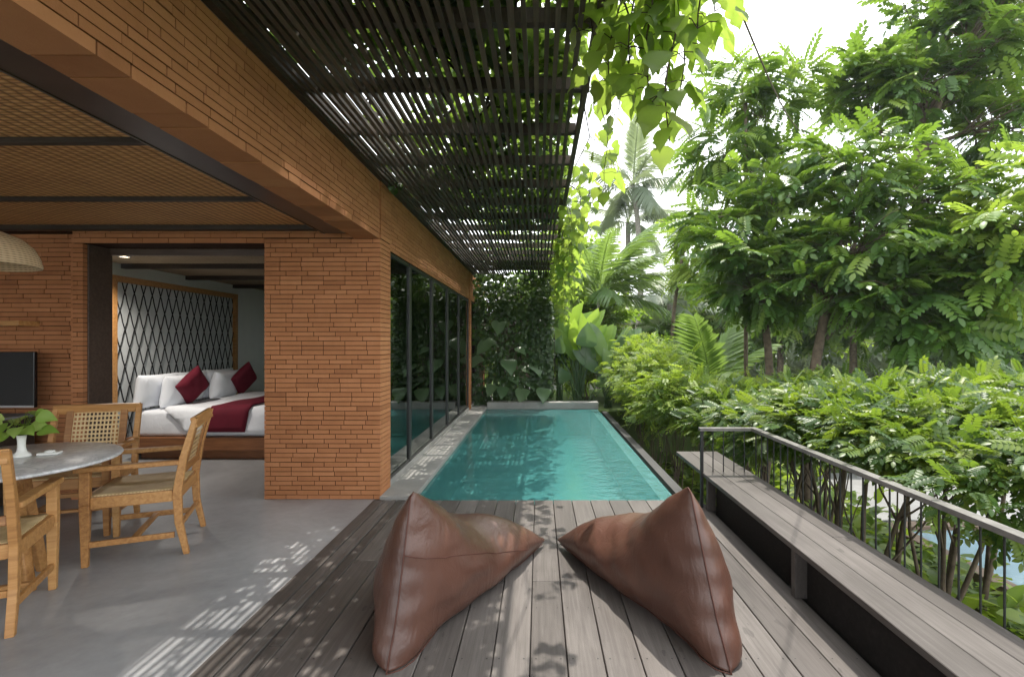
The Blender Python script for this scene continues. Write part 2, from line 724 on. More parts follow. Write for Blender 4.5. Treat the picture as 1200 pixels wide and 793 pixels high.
M['palm_bark'] = mat_plain('palm_bark', (.22, .20, .175), .9, .2, .3, 10, .5, 20)
M['leaf_tree'] = mat_leaf('glossy_tree_leaf', (.018, .050, .012), (.050, .106, .021), (.165, .225, .037), (.17, .265, .03), .37)
M['leaf_young'] = mat_leaf('light_tree_leaf', (.035, .085, .018), (.095, .165, .030), (.21, .27, .05), (.23, .31, .04), .42)
M['leaf_hedge'] = mat_leaf('hedge_leaf', (.013, .040, .010), (.040, .088, .016), (.165, .215, .028), (.16, .235, .024), .33)
M['leaf_fine'] = mat_leaf('fine_yellow_green_leaf', (.035, .080, .016), (.105, .175, .028), (.25, .31, .045), (.24, .32, .035), .40, .5)
M['leaf_vine'] = mat_leaf('vine_leaf', (.032, .066, .020), (.080, .122, .032), (.150, .185, .05), (.29, .40, .065), .60)
M['leaf_canopy'] = mat_leaf('canopy_vine_leaf', (.026, .060, .016), (.060, .105, .024), (.12, .16, .036), (.17, .25, .04), .38)
M['leaf_dark'] = mat_leaf('dark_vine_leaf', (.020, .046, .016), (.040, .080, .024), (.075, .125, .032), (.11, .17, .03), .3)
M['leaf_palm'] = mat_leaf('palm_leaf', (.040, .085, .030), (.080, .135, .045), (.145, .205, .065), (.17, .25, .05), .35)
M['leaf_far'] = mat_leaf('hazed_far_leaf', (.075, .105, .070), (.130, .165, .110), (.18, .22, .13), (.18, .22, .12), .3)  # distance haze painted into the leaf colour: paler, greyer greens
M['leaf_paddle'] = mat_leaf('paddle_leaf', (.060, .130, .028), (.125, .215, .040), (.22, .31, .06), (.28, .40, .05), .5)
M['leaf_phil'] = mat_leaf('broad_leaf', (.045, .095, .045), (.080, .140, .065), (.13, .195, .095), (.14, .22, .06), .25, .30)
M['leaf_pothos'] = mat_leaf('pothos_leaf', (.10, .20, .035), (.20, .34, .06), (.42, .50, .20), (.30, .42, .06), .35)
M['lamp'] = mat_emit('lit_lamp', (1, .82, .58), 14)
M['blue_pool'] = mat_plain('pale_blue_pool_floor', (.48, .60, .66), .4, .4, .08)
M['edge_stone'] = mat_concrete('brown_edging_stone', (.11, .075, .05), (.22, .155, .11), .7)
M['roof'] = mat_plain('brown_shingle', (.12, .085, .062), .9, .2, .3, 9, .5, 25)
M['white_wall'] = mat_plain('white_wall_paint', (.75, .74, .72), .9, .2, .04)
M['path'] = mat_concrete('grey_paving', (.14, .14, .14), (.25, .25, .245), .7)
M['bamboo'] = mat_wood('aged_bamboo', (.055, .042, .026), (.11, .085, .052), (.19, .155, .10))

# ------------------------------------------------------------------ setting


def struct(o):
    o['kind'] = 'structure'
    return o


mb = MB()
mb.box(-70, 90, -30, 85, -1.9, -1.6)
struct(mb.build('ground', M['ground']))

mb = MB()
mb.box(-12, -1.52, -5, 13.9, -.3, 0)
struct(mb.build('floor', M['concrete']))

# timber deck: boards run away from the camera, real gaps between
mb = MB()
x = -1.308 + .002
edges = [-1.306]
xx = -.043 - .17 * 7
while xx < 1.62:
    if xx > -1.30:
        edges.append(xx)
    xx += .17
for a, b in zip(edges[:-1], edges[1:]):
    ys = [-4.0]
    while ys[-1] < 4.715:
        ys.append(min(4.715, ys[-1] + random.uniform(2.2, 4.2)))
    if random.random() < .55:
        ys = [-4.0, 4.715]
    for y0, y1 in zip(ys[:-1], ys[1:]):
        mb.tint = random.random()
        mb.box(a + .0025, b - .0025, y0 + .001, y1 - .001, -.028, random.uniform(-.0015, .0))
mb.m = 1
for a, b in zip(edges[:-1], edges[1:]):
    for kk in range(14):
        yk = 4.60 - .45 * kk
        for xk in (a + .028, b - .028):
            n_ = 6
            mb.add([(xk + .0038 * math.cos(2 * PI * i / n_), yk + .0038 * math.sin(2 * PI * i / n_), .0012) for i in range(n_)], [tuple(range(n_))])
mb.m = 0
struct(mb.build('deck', [M['deck'], M['iron']], bevel=.003, seg=1))
mb = MB()
mb.box(-1.50, 1.60, -4, 4.68, -.30, -.032)
struct(mb.build('deck_base', M['dark_stone']))
mb = MB()
mb.tint = .25
mb.box(-1.519, -1.418, -4, 4.70, -.03, .006)
mb.tint = .85
mb.box(-1.414, -1.350, -4, 4.70, -.03, .000)
mb.tint = .6
mb.box(-1.346, -1.312, -4, 4.70, -.03, .004)
struct(mb.build('deck_border', M['deck'], bevel=.003, seg=1))

# pool
Y0, Y1, XL, XR = 4.72, 11.25, -1.16, 1.28
mb = MB()
mb.box(XL - .3, XR, Y0 - .02, Y1 + .3, -1.55, -.60)
mb.box(XL - .3, XL, Y0, Y1, -.60, -.021)
mb.box(XL - .3, XR, Y0 - .02, Y0, -.60, -.034)
mb.box(XL - .3, XR, Y1, Y1 + .3, -.60, -.022)
mb.m = 1
mb.box(XR - .14, XR, Y0 + .001, Y1 - .001, -.60, -.028)
struct(mb.build('pool_basin', [M['tile'], M['edge_tile']]))
mb = MB()
nx, ny = 2, 2
mb.add([(XL + .001, Y0 + .001, -.02), (XR, Y0 + .001, -.02), (XR, Y1 - .001, -.02), (XL + .001, Y1 - .001, -.02)], [(0, 1, 2, 3)])
struct(mb.build('pool_water', M['water']))
mb = MB()
yy = 4.72
while yy < 13.5:
    y2 = min(13.55, yy + .62)
    mb.tint = random.random()
    mb.box(-1.474, XL + .01, yy + .003, y2 - .003, -.02, .03)
    yy = y2
mb.box(-1.60, -1.474, 5.05, 13.5, -.02, .085)
struct(mb.build('pool_coping', M['coping'], bevel=.006))
mb = MB()
mb.box(XL + .012, 1.30, Y1 + .002, Y1 + .30, -.02, .13)
struct(mb.build('pool_end_wall', M['coping'], bevel=.006))
mb = MB()
mb.box(1.281, 1.405, Y0, Y1 + .3, -1.6, -.34)
mb.box(1.405, 1.515, Y0, Y1 + .3, -1.6, -.10)
struct(mb.build('overflow_channel', M['dark_stone'], bevel=.006))
mb = MB()
mb.box(-1.46, 8, Y1 + .32, 17, -1.6, -.12)
struct(mb.build('planting_bed', M['ground']))

# ------------------------------------------------------------------ villa
villa = thing('villa', 'open brick villa with woven ceiling and glass wall beside the pool', 'building', (-3, 6, 0))
VO = Vector((-3, 6, 0))


def vpart(mb, name, mats, label=None, bevel=0.0, parent=None, smooth=False):
    o = mb.build(name, mats, None, smooth, bevel)
    par = parent if parent is not None else villa
    o.parent = par
    if par is villa:
        o.location = -VO
    if label:
        o['label'] = label
    return o


def bricks(mb, x0, x1, y0, y1, z0, z1, axis, Hc=.043, L=.25, bond=.5, gap=.0058, split=None):
    """courses of single bricks through the wall's thickness, over a mortar core"""
    mb.m = 1
    e = .008
    mb.box(x0 + e, x1 - e, y0 + e, y1 - e, z0 + .001, z1 - .001)
    mb.m = 0
    nc = max(1, round((z1 - z0) / Hc))
    hc = (z1 - z0) / nc
    for c in range(nc):
        za, zb = z0 + c * hc, z0 + (c + 1) * hc
        lo, hi = (x0, x1) if axis == 'x' else (y0, y1)
        s = lo - L * random.choice((0, .28, .5, .72)) if bond else lo
        cuts = [lo]
        s += L
        while s < hi - .05:
            if s > lo + .05:
                cuts.append(s)
            s += L * random.choice((1, 1, 1, .96, 1.04))
        cuts.append(hi)
        for a, b in zip(cuts[:-1], cuts[1:]):
            mb.tint = min(1, max(0, random.gauss(.5, .165)))
            j = [random.uniform(-.0018, .0018) for _ in range(4)]
            g = gap / 2
            u0 = a + (g if a > lo else 0)
            u1 = b - (g if b < hi else 0)
            zz0 = za + g + random.uniform(-.0006, .0006)
            zz1 = zb - g + random.uniform(-.0006, .0006)
            if axis == 'x':
                mb.box(u0, u1, y0 + j[0], y1 + j[1], zz0, zz1)
            else:
                mb.box(x0 + j[0], x1 + j[1], u0, u1, zz0, zz1)
    mb.tint = .5


BM = [M['brick'], M['mortar']]
# big pillar
mb = MB()
bricks(mb, -2.54, -1.468, 4.73, 5.05, 0, 2.408, 'x', L=.20)
vpart(mb, 'brick_pillar', BM)
# long beam over the open side, with its soffit of wide bricks
mb = MB()
for (a, b, z0, z1, xin) in ((-2.5, 4.725, 2.405, 2.452, -1.70),):
    mb.m = 1
    mb.box(-1.69, -1.482, a, b, 2.412, 2.94)
    mb.m = 0
    s, big = a, True
    while s < b - .02:
        l = .29 if big else .145
        e = min(b, s + l)
        mb.tint = min(1, max(0, random.gauss(.55, .22)))
        mb.box(xin + random.uniform(0, .004), -1.474 + random.uniform(-.002, .002), s + .004, e - .004, z0 + random.uniform(-.002, .002), z1)
        s, big = e, not big
bricks(mb, -1.69, -1.474, -2.5, 4.725, 2.455, 2.94, 'y', L=.22)
vpart(mb, 'brick_beam', BM)
# lintel over the glass wall
mb = MB()
bricks(mb, -1.70, -1.474, 5.052, 13.60, 2.35, 2.94, 'y', L=.27)
vpart(mb, 'brick_lintel', BM)
mb = MB()
bricks(mb, -1.72, -1.462, 4.732, 5.05, 2.41, 2.94, 'y', L=.27)
vpart(mb, 'brick_pier', BM)
for ya, yb in ((10.75, 11.02), (13.3, 13.62)):
    mb = MB()
    bricks(mb, -1.73, -1.462, ya, yb, .0, 2.95, 'y', L=.2)
    vpart(mb, 'brick_column', BM)
# partition wall with the television, its lit end, and the thin course over the opening
mb = MB()
bricks(mb, -7.2, -4.315, 4.82, 5.0, 0, 2.47, 'x', L=.26)
vpart(mb, 'brick_wall', BM)
mb = MB()
bricks(mb, -4.313, -4.205, 4.715, 5.03, 0, 2.36, 'x', L=.2)
vpart(mb, 'brick_jamb', BM)
mb = MB()
bricks(mb, -4.313, -2.542, 4.72, 5.02, 2.362, 2.412, 'x', L=.24)
bricks(mb, -7.2, -4.32, 4.734, 5.02, 2.474, 2.94, 'x', L=.24)
bricks(mb, -4.318, -1.72, 4.734, 5.02, 2.414, 2.94, 'x', L=.24)
vpart(mb, 'brick_header', BM)
mb = MB()
mb.box(-4.203, -4.190, 4.76, 5.028, 0, 2.36)
mb.box(-4.20, -2.545, 5.0, 5.05, 2.30, 2.36)
vpart(mb, 'opening_lining', M['lining'], bevel=.003)
mb = MB()
mb.box(-5.10, -4.29, 5.06, 5.10, 0.01, 2.36)
mb.box(-5.10, -4.33, 5.115, 5.155, 0.01, 2.36)
dp = vpart(mb, 'sliding_door', M['dark_wood'], bevel=.004)
mb = MB()
mb.box(-4.35, -4.325, 5.05, 5.062, .92, 1.06)
vpart(mb, 'handle', M['bezel'], parent=dp)
# woven ceiling with battens
mb = MB()
mb.box(-7.2, -1.95, -2.5, 4.73, 2.52, 2.55)
cl = vpart(mb, 'woven_ceiling', M['weave'])
for k in range(-3, 3):
    mb = MB()
    yb = 2.69 + 1.09 * k
    mb.box(-7.2, -1.94, yb - .022, yb + .022, 2.490, 2.522)
    vpart(mb, 'batten', M['dark_wood'], parent=cl, bevel=.003)
mb = MB()
mb.box(-7.2, -1.94, 4.66, 4.728, 2.475, 2.53)
vpart(mb, 'batten', M['dark_wood'], parent=cl)
# steel beam along the inside of the brick beam
mb = MB()
mb.box(-1.93, -1.706, -2.5, 4.62, 2.43, 2.445)
mb.box(-1.822, -1.810, -2.5, 4.62, 2.445, 2.60)
mb.box(-1.93, -1.706, -2.5, 4.62, 2.60, 2.615)
mb.box(-1.945, -1.930, -2.5, 4.62, 2.425, 2.56)
mb.box(-1.90, -1.74, 4.60, 4.72, 2.452, 2.595)
vpart(mb, 'steel_beam', M['steel'], bevel=.003)
mb = MB()
mb.box(-7.4, -1.48, -2.6, 13.7, 2.945, 3.02)
vpart(mb, 'roof', M['concrete'])
# bedroom shell
mb = MB()
mb.box(-5.35, -5.17, 5.03, 13.7, 0, 2.42)
mb.box(-5.17, -1.75, 10.76, 10.96, 0, 2.42)
mb.box(-7.4, -7.2, -2.5, 5.0, 0, 2.9)
vpart(mb, 'plaster_wall', M['plaster'])
mb = MB()
mb.box(-5.17, -1.72, 5.05, 10.75, 2.42, 2.45)
bc = vpart(mb, 'bedroom_ceiling', M['bed_ceiling'])
for yb in (6.35, 7.5, 8.65, 9.8):
    mb = MB()
    mb.box(-5.16, -1.74, yb - .035, yb + .035, 2.362, 2.422)
    vpart(mb, 'batten', M['dark_wood'], parent=bc)
# glass wall: frames and panes
bays = [(5.06, 5.90), (5.90, 7.12), (7.12, 8.32), (8.32, 9.50), (9.50, 10.74), (11.03, 13.28)]
for a, b in bays:
    mb = MB()
    t = .045
    mb.box(-1.54, -1.482, a, a + t, .087, 2.345)
    mb.box(-1.54, -1.482, b - t - .002, b - .002, .087, 2.345)
    mb.box(-1.535, -1.487, a + t, b - t - .002, .087, .12)
    mb.box(-1.535, -1.487, a + t, b - t - .002, 2.31, 2.345)
    fr = vpart(mb, 'glass_door', M['frame'], bevel=.002)
    mb = MB()
    mb.box(-1.505, -1.499, a + t, b - t - .002, .12, 2.31)
    vpart(mb, 'pane', M['glass'], parent=fr)

# downlight in the bedroom ceiling (lit in the photograph)
dl = thing('ceiling_light', 'small round lit downlight in the bedroom ceiling', 'ceiling light', (-4.66, 5.75, 2.42))
mb = MB()
mb.lathe([(.062, 0), (.062, -.012), (.045, -.014), (.045, 0)], n=24)
mb.build('trim', M['ceramic'], dl, True)
mb = MB()
mb.lathe([(.0005, -.004), (.044, -.004)], n=24)
mb.build('bulb', M['lamp'], dl)
ld = bpy.data.lights.new('downlight_lamp', 'SPOT')
ld.energy = 75
ld.color = (1, .93, .84)
ld.spot_size = math.radians(136)
ld.spot_blend = .9
ld.shadow_soft_size = .05
lo = bpy.data.objects.new('downlight_lamp', ld)
lo.location = (0, 0, -.03)
link(lo, dl)

# headboard
hb = thing('headboard', 'tall teak framed headboard panel laced with black rope diamonds', 'headboard', (-5.17, 7.45, 0))
ya, yb, zt = -1.33, 1.22, 2.26
mb = MB()
mb.box(0, .07, ya, ya + .075, .2, zt)
mb.box(0, .07, yb - .075, yb, .2, zt)
mb.box(0, .068, ya + .075, yb - .075, zt - .075, zt)
mb.build('frame', M['teak'], hb, bevel=.004)
mb = MB()
mb.box(.002, .02, ya + .075, yb - .075, .2, zt - .075)
mb.build('fabric_panel', M['grey_panel'], hb)
mb = MB()
w, hgt = .150, .46
p0, p1, q0, q1 = ya + .075, yb - .075, .25, zt - .075
sl = hgt / w
for sgn in (-1, 1):
    k = -20
    while k < 40:
        # line y = c + sgn*(z-q0)/sl
        c = p0 + k * w
        pts = []
        for i in range(25):
            z = q0 + (q1 - q0) * i / 24
            y = c + sgn * (z - q0) / sl
            y += .004 * math.sin(2 * PI * (z - q0) / (hgt / 2)) * sgn
            if p0 <= y <= p1:
                pts.append((.034 + .006 * sgn, y, z))
        if len(pts) > 1:
            mb.tube(pts, .0065, 5)
        k += 1
mb.build('rope_lattice', M['rope'], hb, True)

# bed
bed = thing('bed', 'low teak platform bed with thick white mattress against the headboard', 'bed', (-4.08, 7.35, 0))
mb = MB()
mb.box(-1.0, 1.1, -1.06, 1.06, .12, .28)
mb.box(-.9, 1.0, -.95, .95, .0, .12)
mb.build('base', M['teak_red'], bed, bevel=.008)


def cushion(w, h, t, n=14, pinch=.12, noise=.006, seed=0):
    """pillow in local XZ plane (w wide, h tall), thickness t along Y, soft corners"""
    r = random.Random(seed)
    ph = [r.uniform(0, 6) for _ in range(6)]
    vs, fs = [], []
    for side in (1, -1):
        for j in range(n + 1):
            for i in range(n + 1):
                u, v = i / n * 2 - 1, j / n * 2 - 1
                px = u * (1 - pinch * (1 - abs(v) ** 2) * abs(u) ** 3 * .6)
                pz = v * (1 - pinch * (1 - abs(u) ** 2) * abs(v) ** 3 * .6)
                th = max(0, (1 - u ** 4) * (1 - v ** 4)) ** .55
                wob = noise * (math.sin(3 * u * 2 + ph[0]) * math.sin(2.5 * v * 2 + ph[1]) + .5 * math.sin(9 * u + ph[2] + 4 * v)) * th
                vs.append((px * w / 2, side * th * t / 2 + wob, pz * h / 2))
    m = (n + 1) ** 2
    for s in (0, 1):
        for j in range(n):
            for i in range(n):
                a = s * m + j * (n + 1) + i
                q = (a, a + 1, a + n + 2, a + n + 1)
                fs.append(q if s == 1 else q[::-1])
    return vs, fs


def soft_box(x0, x1, y0, y1, z0, z1, name, mat, parent=None, bevel=.06):
    mb = MB()
    mb.box(x0, x1, y0, y1, z0, z1)
    o = mb.build(name, mat, parent, True, bevel, 5)
    return o


soft_box(-.98, 1.02, -1.0, 1.0, .281, .60, 'mattress', M['linen'], bed, .05)

# duvet: draped sheet over the lower part of the mattress
mb = MB()
n = 40
ys = np.linspace(-1.32, 1.32, n + 1)
xs = np.linspace(-4.62, -3.02, 25)
vs, fs = [], []
for i, yv in enumerate(ys):
    for j, xv in enumerate(xs):
        edge = abs(yv) - 1.015
        slope = .28 * max(0, (1 - (xv + 4.62) / .5)) if xv < -4.1 else 0
        if edge > 0:
            z = .628 - edge * 1.0
            yy = math.copysign(1.02 + .02 * math.sin(xv * 9 + 2) * min(1, edge * 4) + edge * .06, yv)
            # turned-back corner: rises toward the pillows
            z = max(z, .632 - .31 * min(1, max(0.02, (xv + 4.62) / .30)))
        else:
            z = .632 + .012 * math.sin(xv * 5 + yv * 3) * math.cos(yv * 4) + .008 * math.sin(xv * 11 - yv * 7)
            yy = yv
        vs.append((xv, 7.35 + yy, z))
for i in range(n):
    for j in range(24):
        a = i * 25 + j
        fs.append((a, a + 1, a + 26, a + 25))
mb.add(vs, fs)
o = mb.build('duvet', M['linen'], None, True)
so = o.modifiers.new('thick', 'SOLIDIFY')
so.thickness = .018
so.offset = 1
tag(o, 'white duvet hanging over the near side of the bed', 'duvet')

# burgundy bed runner
mb = MB()
vs, fs = [], []
xs = np.linspace(-4.06, -3.56, 9)
for i, yv in enumerate(ys):
    for j, xv in enumerate(xs):
        edge = abs(yv) - 1.015
        if edge > 0:
            z = .655 - edge * 1.0
            yy = math.copysign(1.055 + edge * .06, yv)
        else:
            z = .662 + .012 * math.sin(xv * 5 + yv * 3) * math.cos(yv * 4)
            yy = yv
        sk = -.16 * max(0, edge) if yv < 0 else 0
        vs.append((xv + sk, 7.35 + yy, z))
for i in range(n):
    for j in range(8):
        a = i * 9 + j
        fs.append((a, a + 1, a + 10, a + 9))
mb.add(vs, fs)
o = mb.build('bed_runner', M['red_fabric'], None, True)
so = o.modifiers.new('thick', 'SOLIDIFY')
so.thickness = .01
so.offset = 1
tag(o, 'burgundy runner laid across the foot of the bed', 'bed runner')


def pillow(label, cat, name, mat, w, h, t, loc, rz, tilt, roll=0, seed=0, group=None):
    mb = MB()
    mb.add(*cushion(w, h, t, seed=seed))
    o = mb.build(name, mat, None, True, subsurf=1)
    bmv = o.data
    bm = bmesh.new()
    bm.from_mesh(bmv)
    bmesh.ops.remove_doubles(bm, verts=bm.verts, dist=1e-4)
    bm.to_mesh(bmv)
    bm.free()
    R = Matrix.Rotation(rz, 4, 'Z') @ Matrix.Rotation(tilt, 4, 'X') @ Matrix.Rotation(roll, 4, 'Y')
    o.matrix_world = Matrix.Translation(loc) @ R
    return tag(o, label, cat, group)


G = 'white pillows on the bed'
TL = -.14
# local +Y is the thickness axis; turned so the pillows lean on the headboard (facing +X)
pillow('white pillow nearest the door, leaning on the headboard', 'pillow', 'pillow', M['linen'], .72, .46, .19, (-4.95, 6.62, .83), -PI / 2, TL, seed=1, group=G)
pillow('white pillow leaning on the near pillow, left of the front burgundy cushion', 'pillow', 'pillow', M['linen'], .62, .44, .20, (-4.75, 6.76, .82), -PI / 2, TL - .05, seed=2, group=G)
pillow('white pillow mostly hidden behind the front burgundy cushion', 'pillow', 'pillow', M['linen'], .70, .46, .18, (-4.95, 7.22, .83), -PI / 2, TL, seed=3, group=G)
pillow('white pillow in the back row at the far end of the headboard', 'pillow', 'pillow', M['linen'], .72, .46, .19, (-4.95, 7.88, .83), -PI / 2, TL, seed=4, group=G)
pillow('white pillow standing left of the far burgundy cushion', 'pillow', 'pillow', M['linen'], .62, .44, .20, (-4.75, 7.74, .82), -PI / 2, TL - .05, seed=5, group=G)
G = 'burgundy cushions on the bed'
pillow('burgundy square cushion on its corner at the near side of the bed', 'cushion', 'cushion', M['red_fabric'], .42, .42, .15, (-4.60, 6.80, .88), -PI / 2 - .15, TL - .15, PI / 4, seed=6, group=G)
pillow('burgundy square cushion on its corner at the far side of the bed', 'cushion', 'cushion', M['red_fabric'], .42, .42, .15, (-4.58, 7.95, .89), -PI / 2 - .15, TL - .15, PI / 4, seed=7, group=G)


# ------------------------------------------------------------------ dining set
def make_chair(label, group):
    """armchair facing +Y; origin on the floor at the middle of its feet"""
    t = thing('armchair', label, 'chair', group=group)
    W, D = .285, .25
    tk = M['teak']
    for sx in (-1, 1):
        mb = MB()   # front leg up to the arm
        mb.tint = random.random()
        mb.bar((sx * W, D, 0), (sx * W, D, .40), .036, .036, (0, 1, 0), .052, .056)
        mb.bar((sx * W, D, .40), (sx * W, D, .612), .052, .056, (0, 1, 0), .048, .056)
        mb.build('leg', tk, t, bevel=.005)
        mb = MB()   # rear leg kicks back, then becomes the back post
        mb.tint = random.random()
        pts = [(sx * W, -D - .05, 0), (sx * W, -D - .005, .22), (sx * W, -D + .005, .42), (sx * W, -D - .03, .66), (sx * W, -D - .10, .925)]
        ws = [.034, .046, .054, .046, .034]
        vs, fs = [], []
        for (xq, yq, zq), ww in zip(pts, ws):
            for dx, dy in ((-1, -1), (1, -1), (1, 1), (-1, 1)):
                vs.append((xq + dx * .019, yq + dy * ww / 2, zq))
        for i in range(len(pts) - 1):
            for k in range(4):
                fs.append((i * 4 + k, i * 4 + (k + 1) % 4, i * 4 + 4 + (k + 1) % 4, i * 4 + 4 + k))
        fs += [(3, 2, 1, 0), tuple(len(vs) - 4 + k for k in range(4))]
        mb.add(vs, fs)
        mb.build('leg', tk, t, bevel=.005)
        mb = MB()
        mb.tint = random.random()
        mb.bar((sx * (W + .004), -D - .008, .632), (sx * (W + .004), D + .055, .630), .058, .030, (0, 0, 1), .066, .034)
        mb.build('armrest', tk, t, bevel=.008)
        mb = MB()
        mb.bar((sx * W, -D + .02, .14), (sx * W, D - .018, .14), .022, .038)
        mb.build('stretcher', tk, t, bevel=.004)
    mb = MB()
    mb.bar((-W + .01, 0, .142), (W - .01, 0, .142), .038, .022)
    mb.build('stretcher', tk, t, bevel=.004)
    mb = MB()
    mb.bar((-W + .02, -D - .01, .20), (W - .02, -D - .01, .20), .022, .034)
    mb.build('stretcher', tk, t, bevel=.004)
    mb = MB()   # seat frame
    for sx in (-1, 1):
        mb.tint = random.random()
        mb.bar((sx * W, -D + .03, .408), (sx * W, D - .028, .408), .030, .075)
    mb.bar((-W + .016, D, .408), (W - .016, D, .408), .034, .075)
    mb.bar((-W + .016, -D + .006, .408), (W - .016, -D + .006, .408), .030, .075)
    se = mb.build('seat', tk, t, bevel=.005)
    mb = MB()
    nn = 8
    vs, fs = [], []
    for j in range(nn + 1):
        for i in range(nn + 1):
            u, v = i / nn * 2 - 1, j / nn * 2 - 1
            vs.append((u * (W - .012), v * (D - .012), .452 - .014 * (1 - u * u) * (1 - v * v)))
    for j in range(nn):
        for i in range(nn):
            a = j * (nn + 1) + i
            fs.append((a, a + 1, a + nn + 2, a + nn + 1))
    mb.add(vs, fs)
    c = mb.build('cane_seat', M['cane_seat'], se, True)
    so = c.modifiers.new('t', 'SOLIDIFY')
    so.thickness = .010
    mb = MB()   # back: rails and two inner stiles

    def bk(z):
        return -D - .03 - .07 * (z - .66) / .265 if z > .66 else -D + .005 - .035 * (z - .42) / .24
    mb.tint = random.random()
    mb.bar((-W - .012, bk(.895), .895), (W + .012, bk(.895), .895), .030, .075, (0, .26, 1))
    mb.tint = random.random()
    mb.bar((-W + .02, bk(.565), .565), (W - .02, bk(.565), .565), .026, .05, (0, .2, 1))
    for sx in (-1, 1):
        mb.bar((sx * .185, bk(.575), .575), (sx * .185, bk(.88), .88), .05, .022, (0, 1, 0))
    bf = mb.build('backrest', tk, t, bevel=.005)
    mb = MB()
    vs = [(-.165, bk(.58), .58), (.165, bk(.58), .58), (.165, bk(.72), .72), (-.165, bk(.72), .72), (.165, bk(.87), .87), (-.165, bk(.87), .87)]
    mb.add(vs, [(0, 1, 2, 3), (3, 2, 4, 5)])
    mb.build('cane_panel', M['cane'], bf)
    return t


m, nt, out = new_mat('cane_seat_weave')
k_ = NT(nt)
v_ = k_.coords()
s_ = k_.n('SeparateXYZ')
k_.l(v_, s_.inputs[0])
a_ = k_.math('SINE', k_.math('MULTIPLY', s_.outputs[0], 330))
b_ = k_.math('SINE', k_.math('MULTIPLY', s_.outputs[1], 330))
h_ = k_.math('MULTIPLY', a_, b_)
c_ = k_.ramp(k_.math('ADD', k_.math('MULTIPLY', h_, .3), k_.noise(8, 4, .6, v_)), [(.2, (.40, .28, .13)), (.8, (.66, .52, .30))])
k_.principled(out, c_, .55, .3, k_.bump(h_, .3, .003))
M['cane_seat'] = m

G = 'cane armchairs round the marble table'
ch = make_chair('teak cane armchair seen from the side, right of the table, nearest the pillar', G)


def aim(o, loc, facing):
    o.location = loc
    o.rotation_euler = (0, 0, math.atan2(-facing[0], facing[1]))


aim(ch, (-2.815, 3.665, 0), (-.915, -.40))
c2 = copy_tree(ch)
aim(c2, (-3.60, 3.99, 0), (.33, -.943))
c2['label'] = 'teak cane armchair behind the table, its back towards the bedroom'
c3 = copy_tree(ch)
aim(c3, (-3.0, 2.66, 0), (-.46, .888))
c3['label'] = 'teak armchair cut by the left edge of the photo, seen from behind'

tb = thing('dining_table', 'round dining table with a grey marble top on splayed teak legs', 'table', (-3.21, 3.02, 0))
mb = MB()
mb.lathe([(.001, .725), (.565, .725), (.585, .730), (.59, .7375), (.588, .745), (.58, .75), (.001, .75)], n=72)
mb.build('tabletop', M['marble'], tb, True)
for a in (80, 170, 260, 350):
    ca, sa = math.cos(math.radians(a)), math.sin(math.radians(a))
    mb = MB()
    mb.bar((ca * .25, sa * .25, 0), (ca * .12, sa * .12, .70), .05, .05, (0, 0, 1), .065, .065)
    mb.build('leg', M['teak'], tb, bevel=.008)
mb = MB()
for a in (80, 170):
    ca, sa = math.cos(math.radians(a)), math.sin(math.radians(a))
    mb.bar((-ca * .38, -sa * .38, .705 + (.0 if a == 80 else .0015)), (ca * .38, sa * .38, .705 + (.0 if a == 80 else .0015)), .05, .038)
mb.build('underframe', M['teak'], tb, bevel=.006)

mb = MB()
mb.lathe([(.001, 0), (.040, .0), (.046, .006), (.040, .018), (.024, .034), (.019, .06), (.020, .10), (.024, .133), (.020, .134), (.016, .10), (.015, .05), (.001, .045)], n=28)
o = mb.build('vase', M['ceramic'], None, True)
o.location = (-3.165, 3.13, .7505)
tag(o, 'slim white ceramic vase holding a pothos sprig on the table', 'vase')
sp = thing('pothos_sprig', 'green pothos sprig standing in the white vase', 'plant', (-3.165, 3.13, .80))
mb = MB()
lv = Leaves()
for i in range(19):
    a = 2 * PI * i / 19 * 2.4 + random.uniform(-.3, .3)
    r = random.uniform(.03, .105)
    zt = random.uniform(.13, .23) - r * .25
    tip = Vector((math.cos(a) * r, math.sin(a) * r, zt))
    mb.tube([(0, 0, .0), (math.cos(a) * .008, math.sin(a) * .008, .075), (tip.x * .6, tip.y * .6, zt * .95), tip], [.002, .002, .0016, .0012], 5)
    lv.put(LEAF_HEART, [tip], [(math.cos(a), math.sin(a), random.uniform(-.4, .2))], [(random.uniform(-.2, .6), random.uniform(-1.6, -.5), 1)], random.uniform(.075, .11), random.uniform(.3, 1.0))
mb.build('stem', M['leaf_vine'], sp, True)
lv.build('foliage', M['leaf_pothos'], sp)
mb = MB()
mb.box(-.055, .055, -.035, .035, .0, .016)
o = mb.build('dish', M['ceramic'], None, True, .008, 3)
mb = MB()
mb.lathe([(.024, .0165), (.027, .024), (.021, .024), (.018, .0165)], n=20)
mb.build('rim', M['ceramic'], o, True)
o.location = (-3.06, 3.20, .7505)
o.rotation_euler.z = .3
tag(o, 'small white ceramic dish lying beside the vase', 'dish')

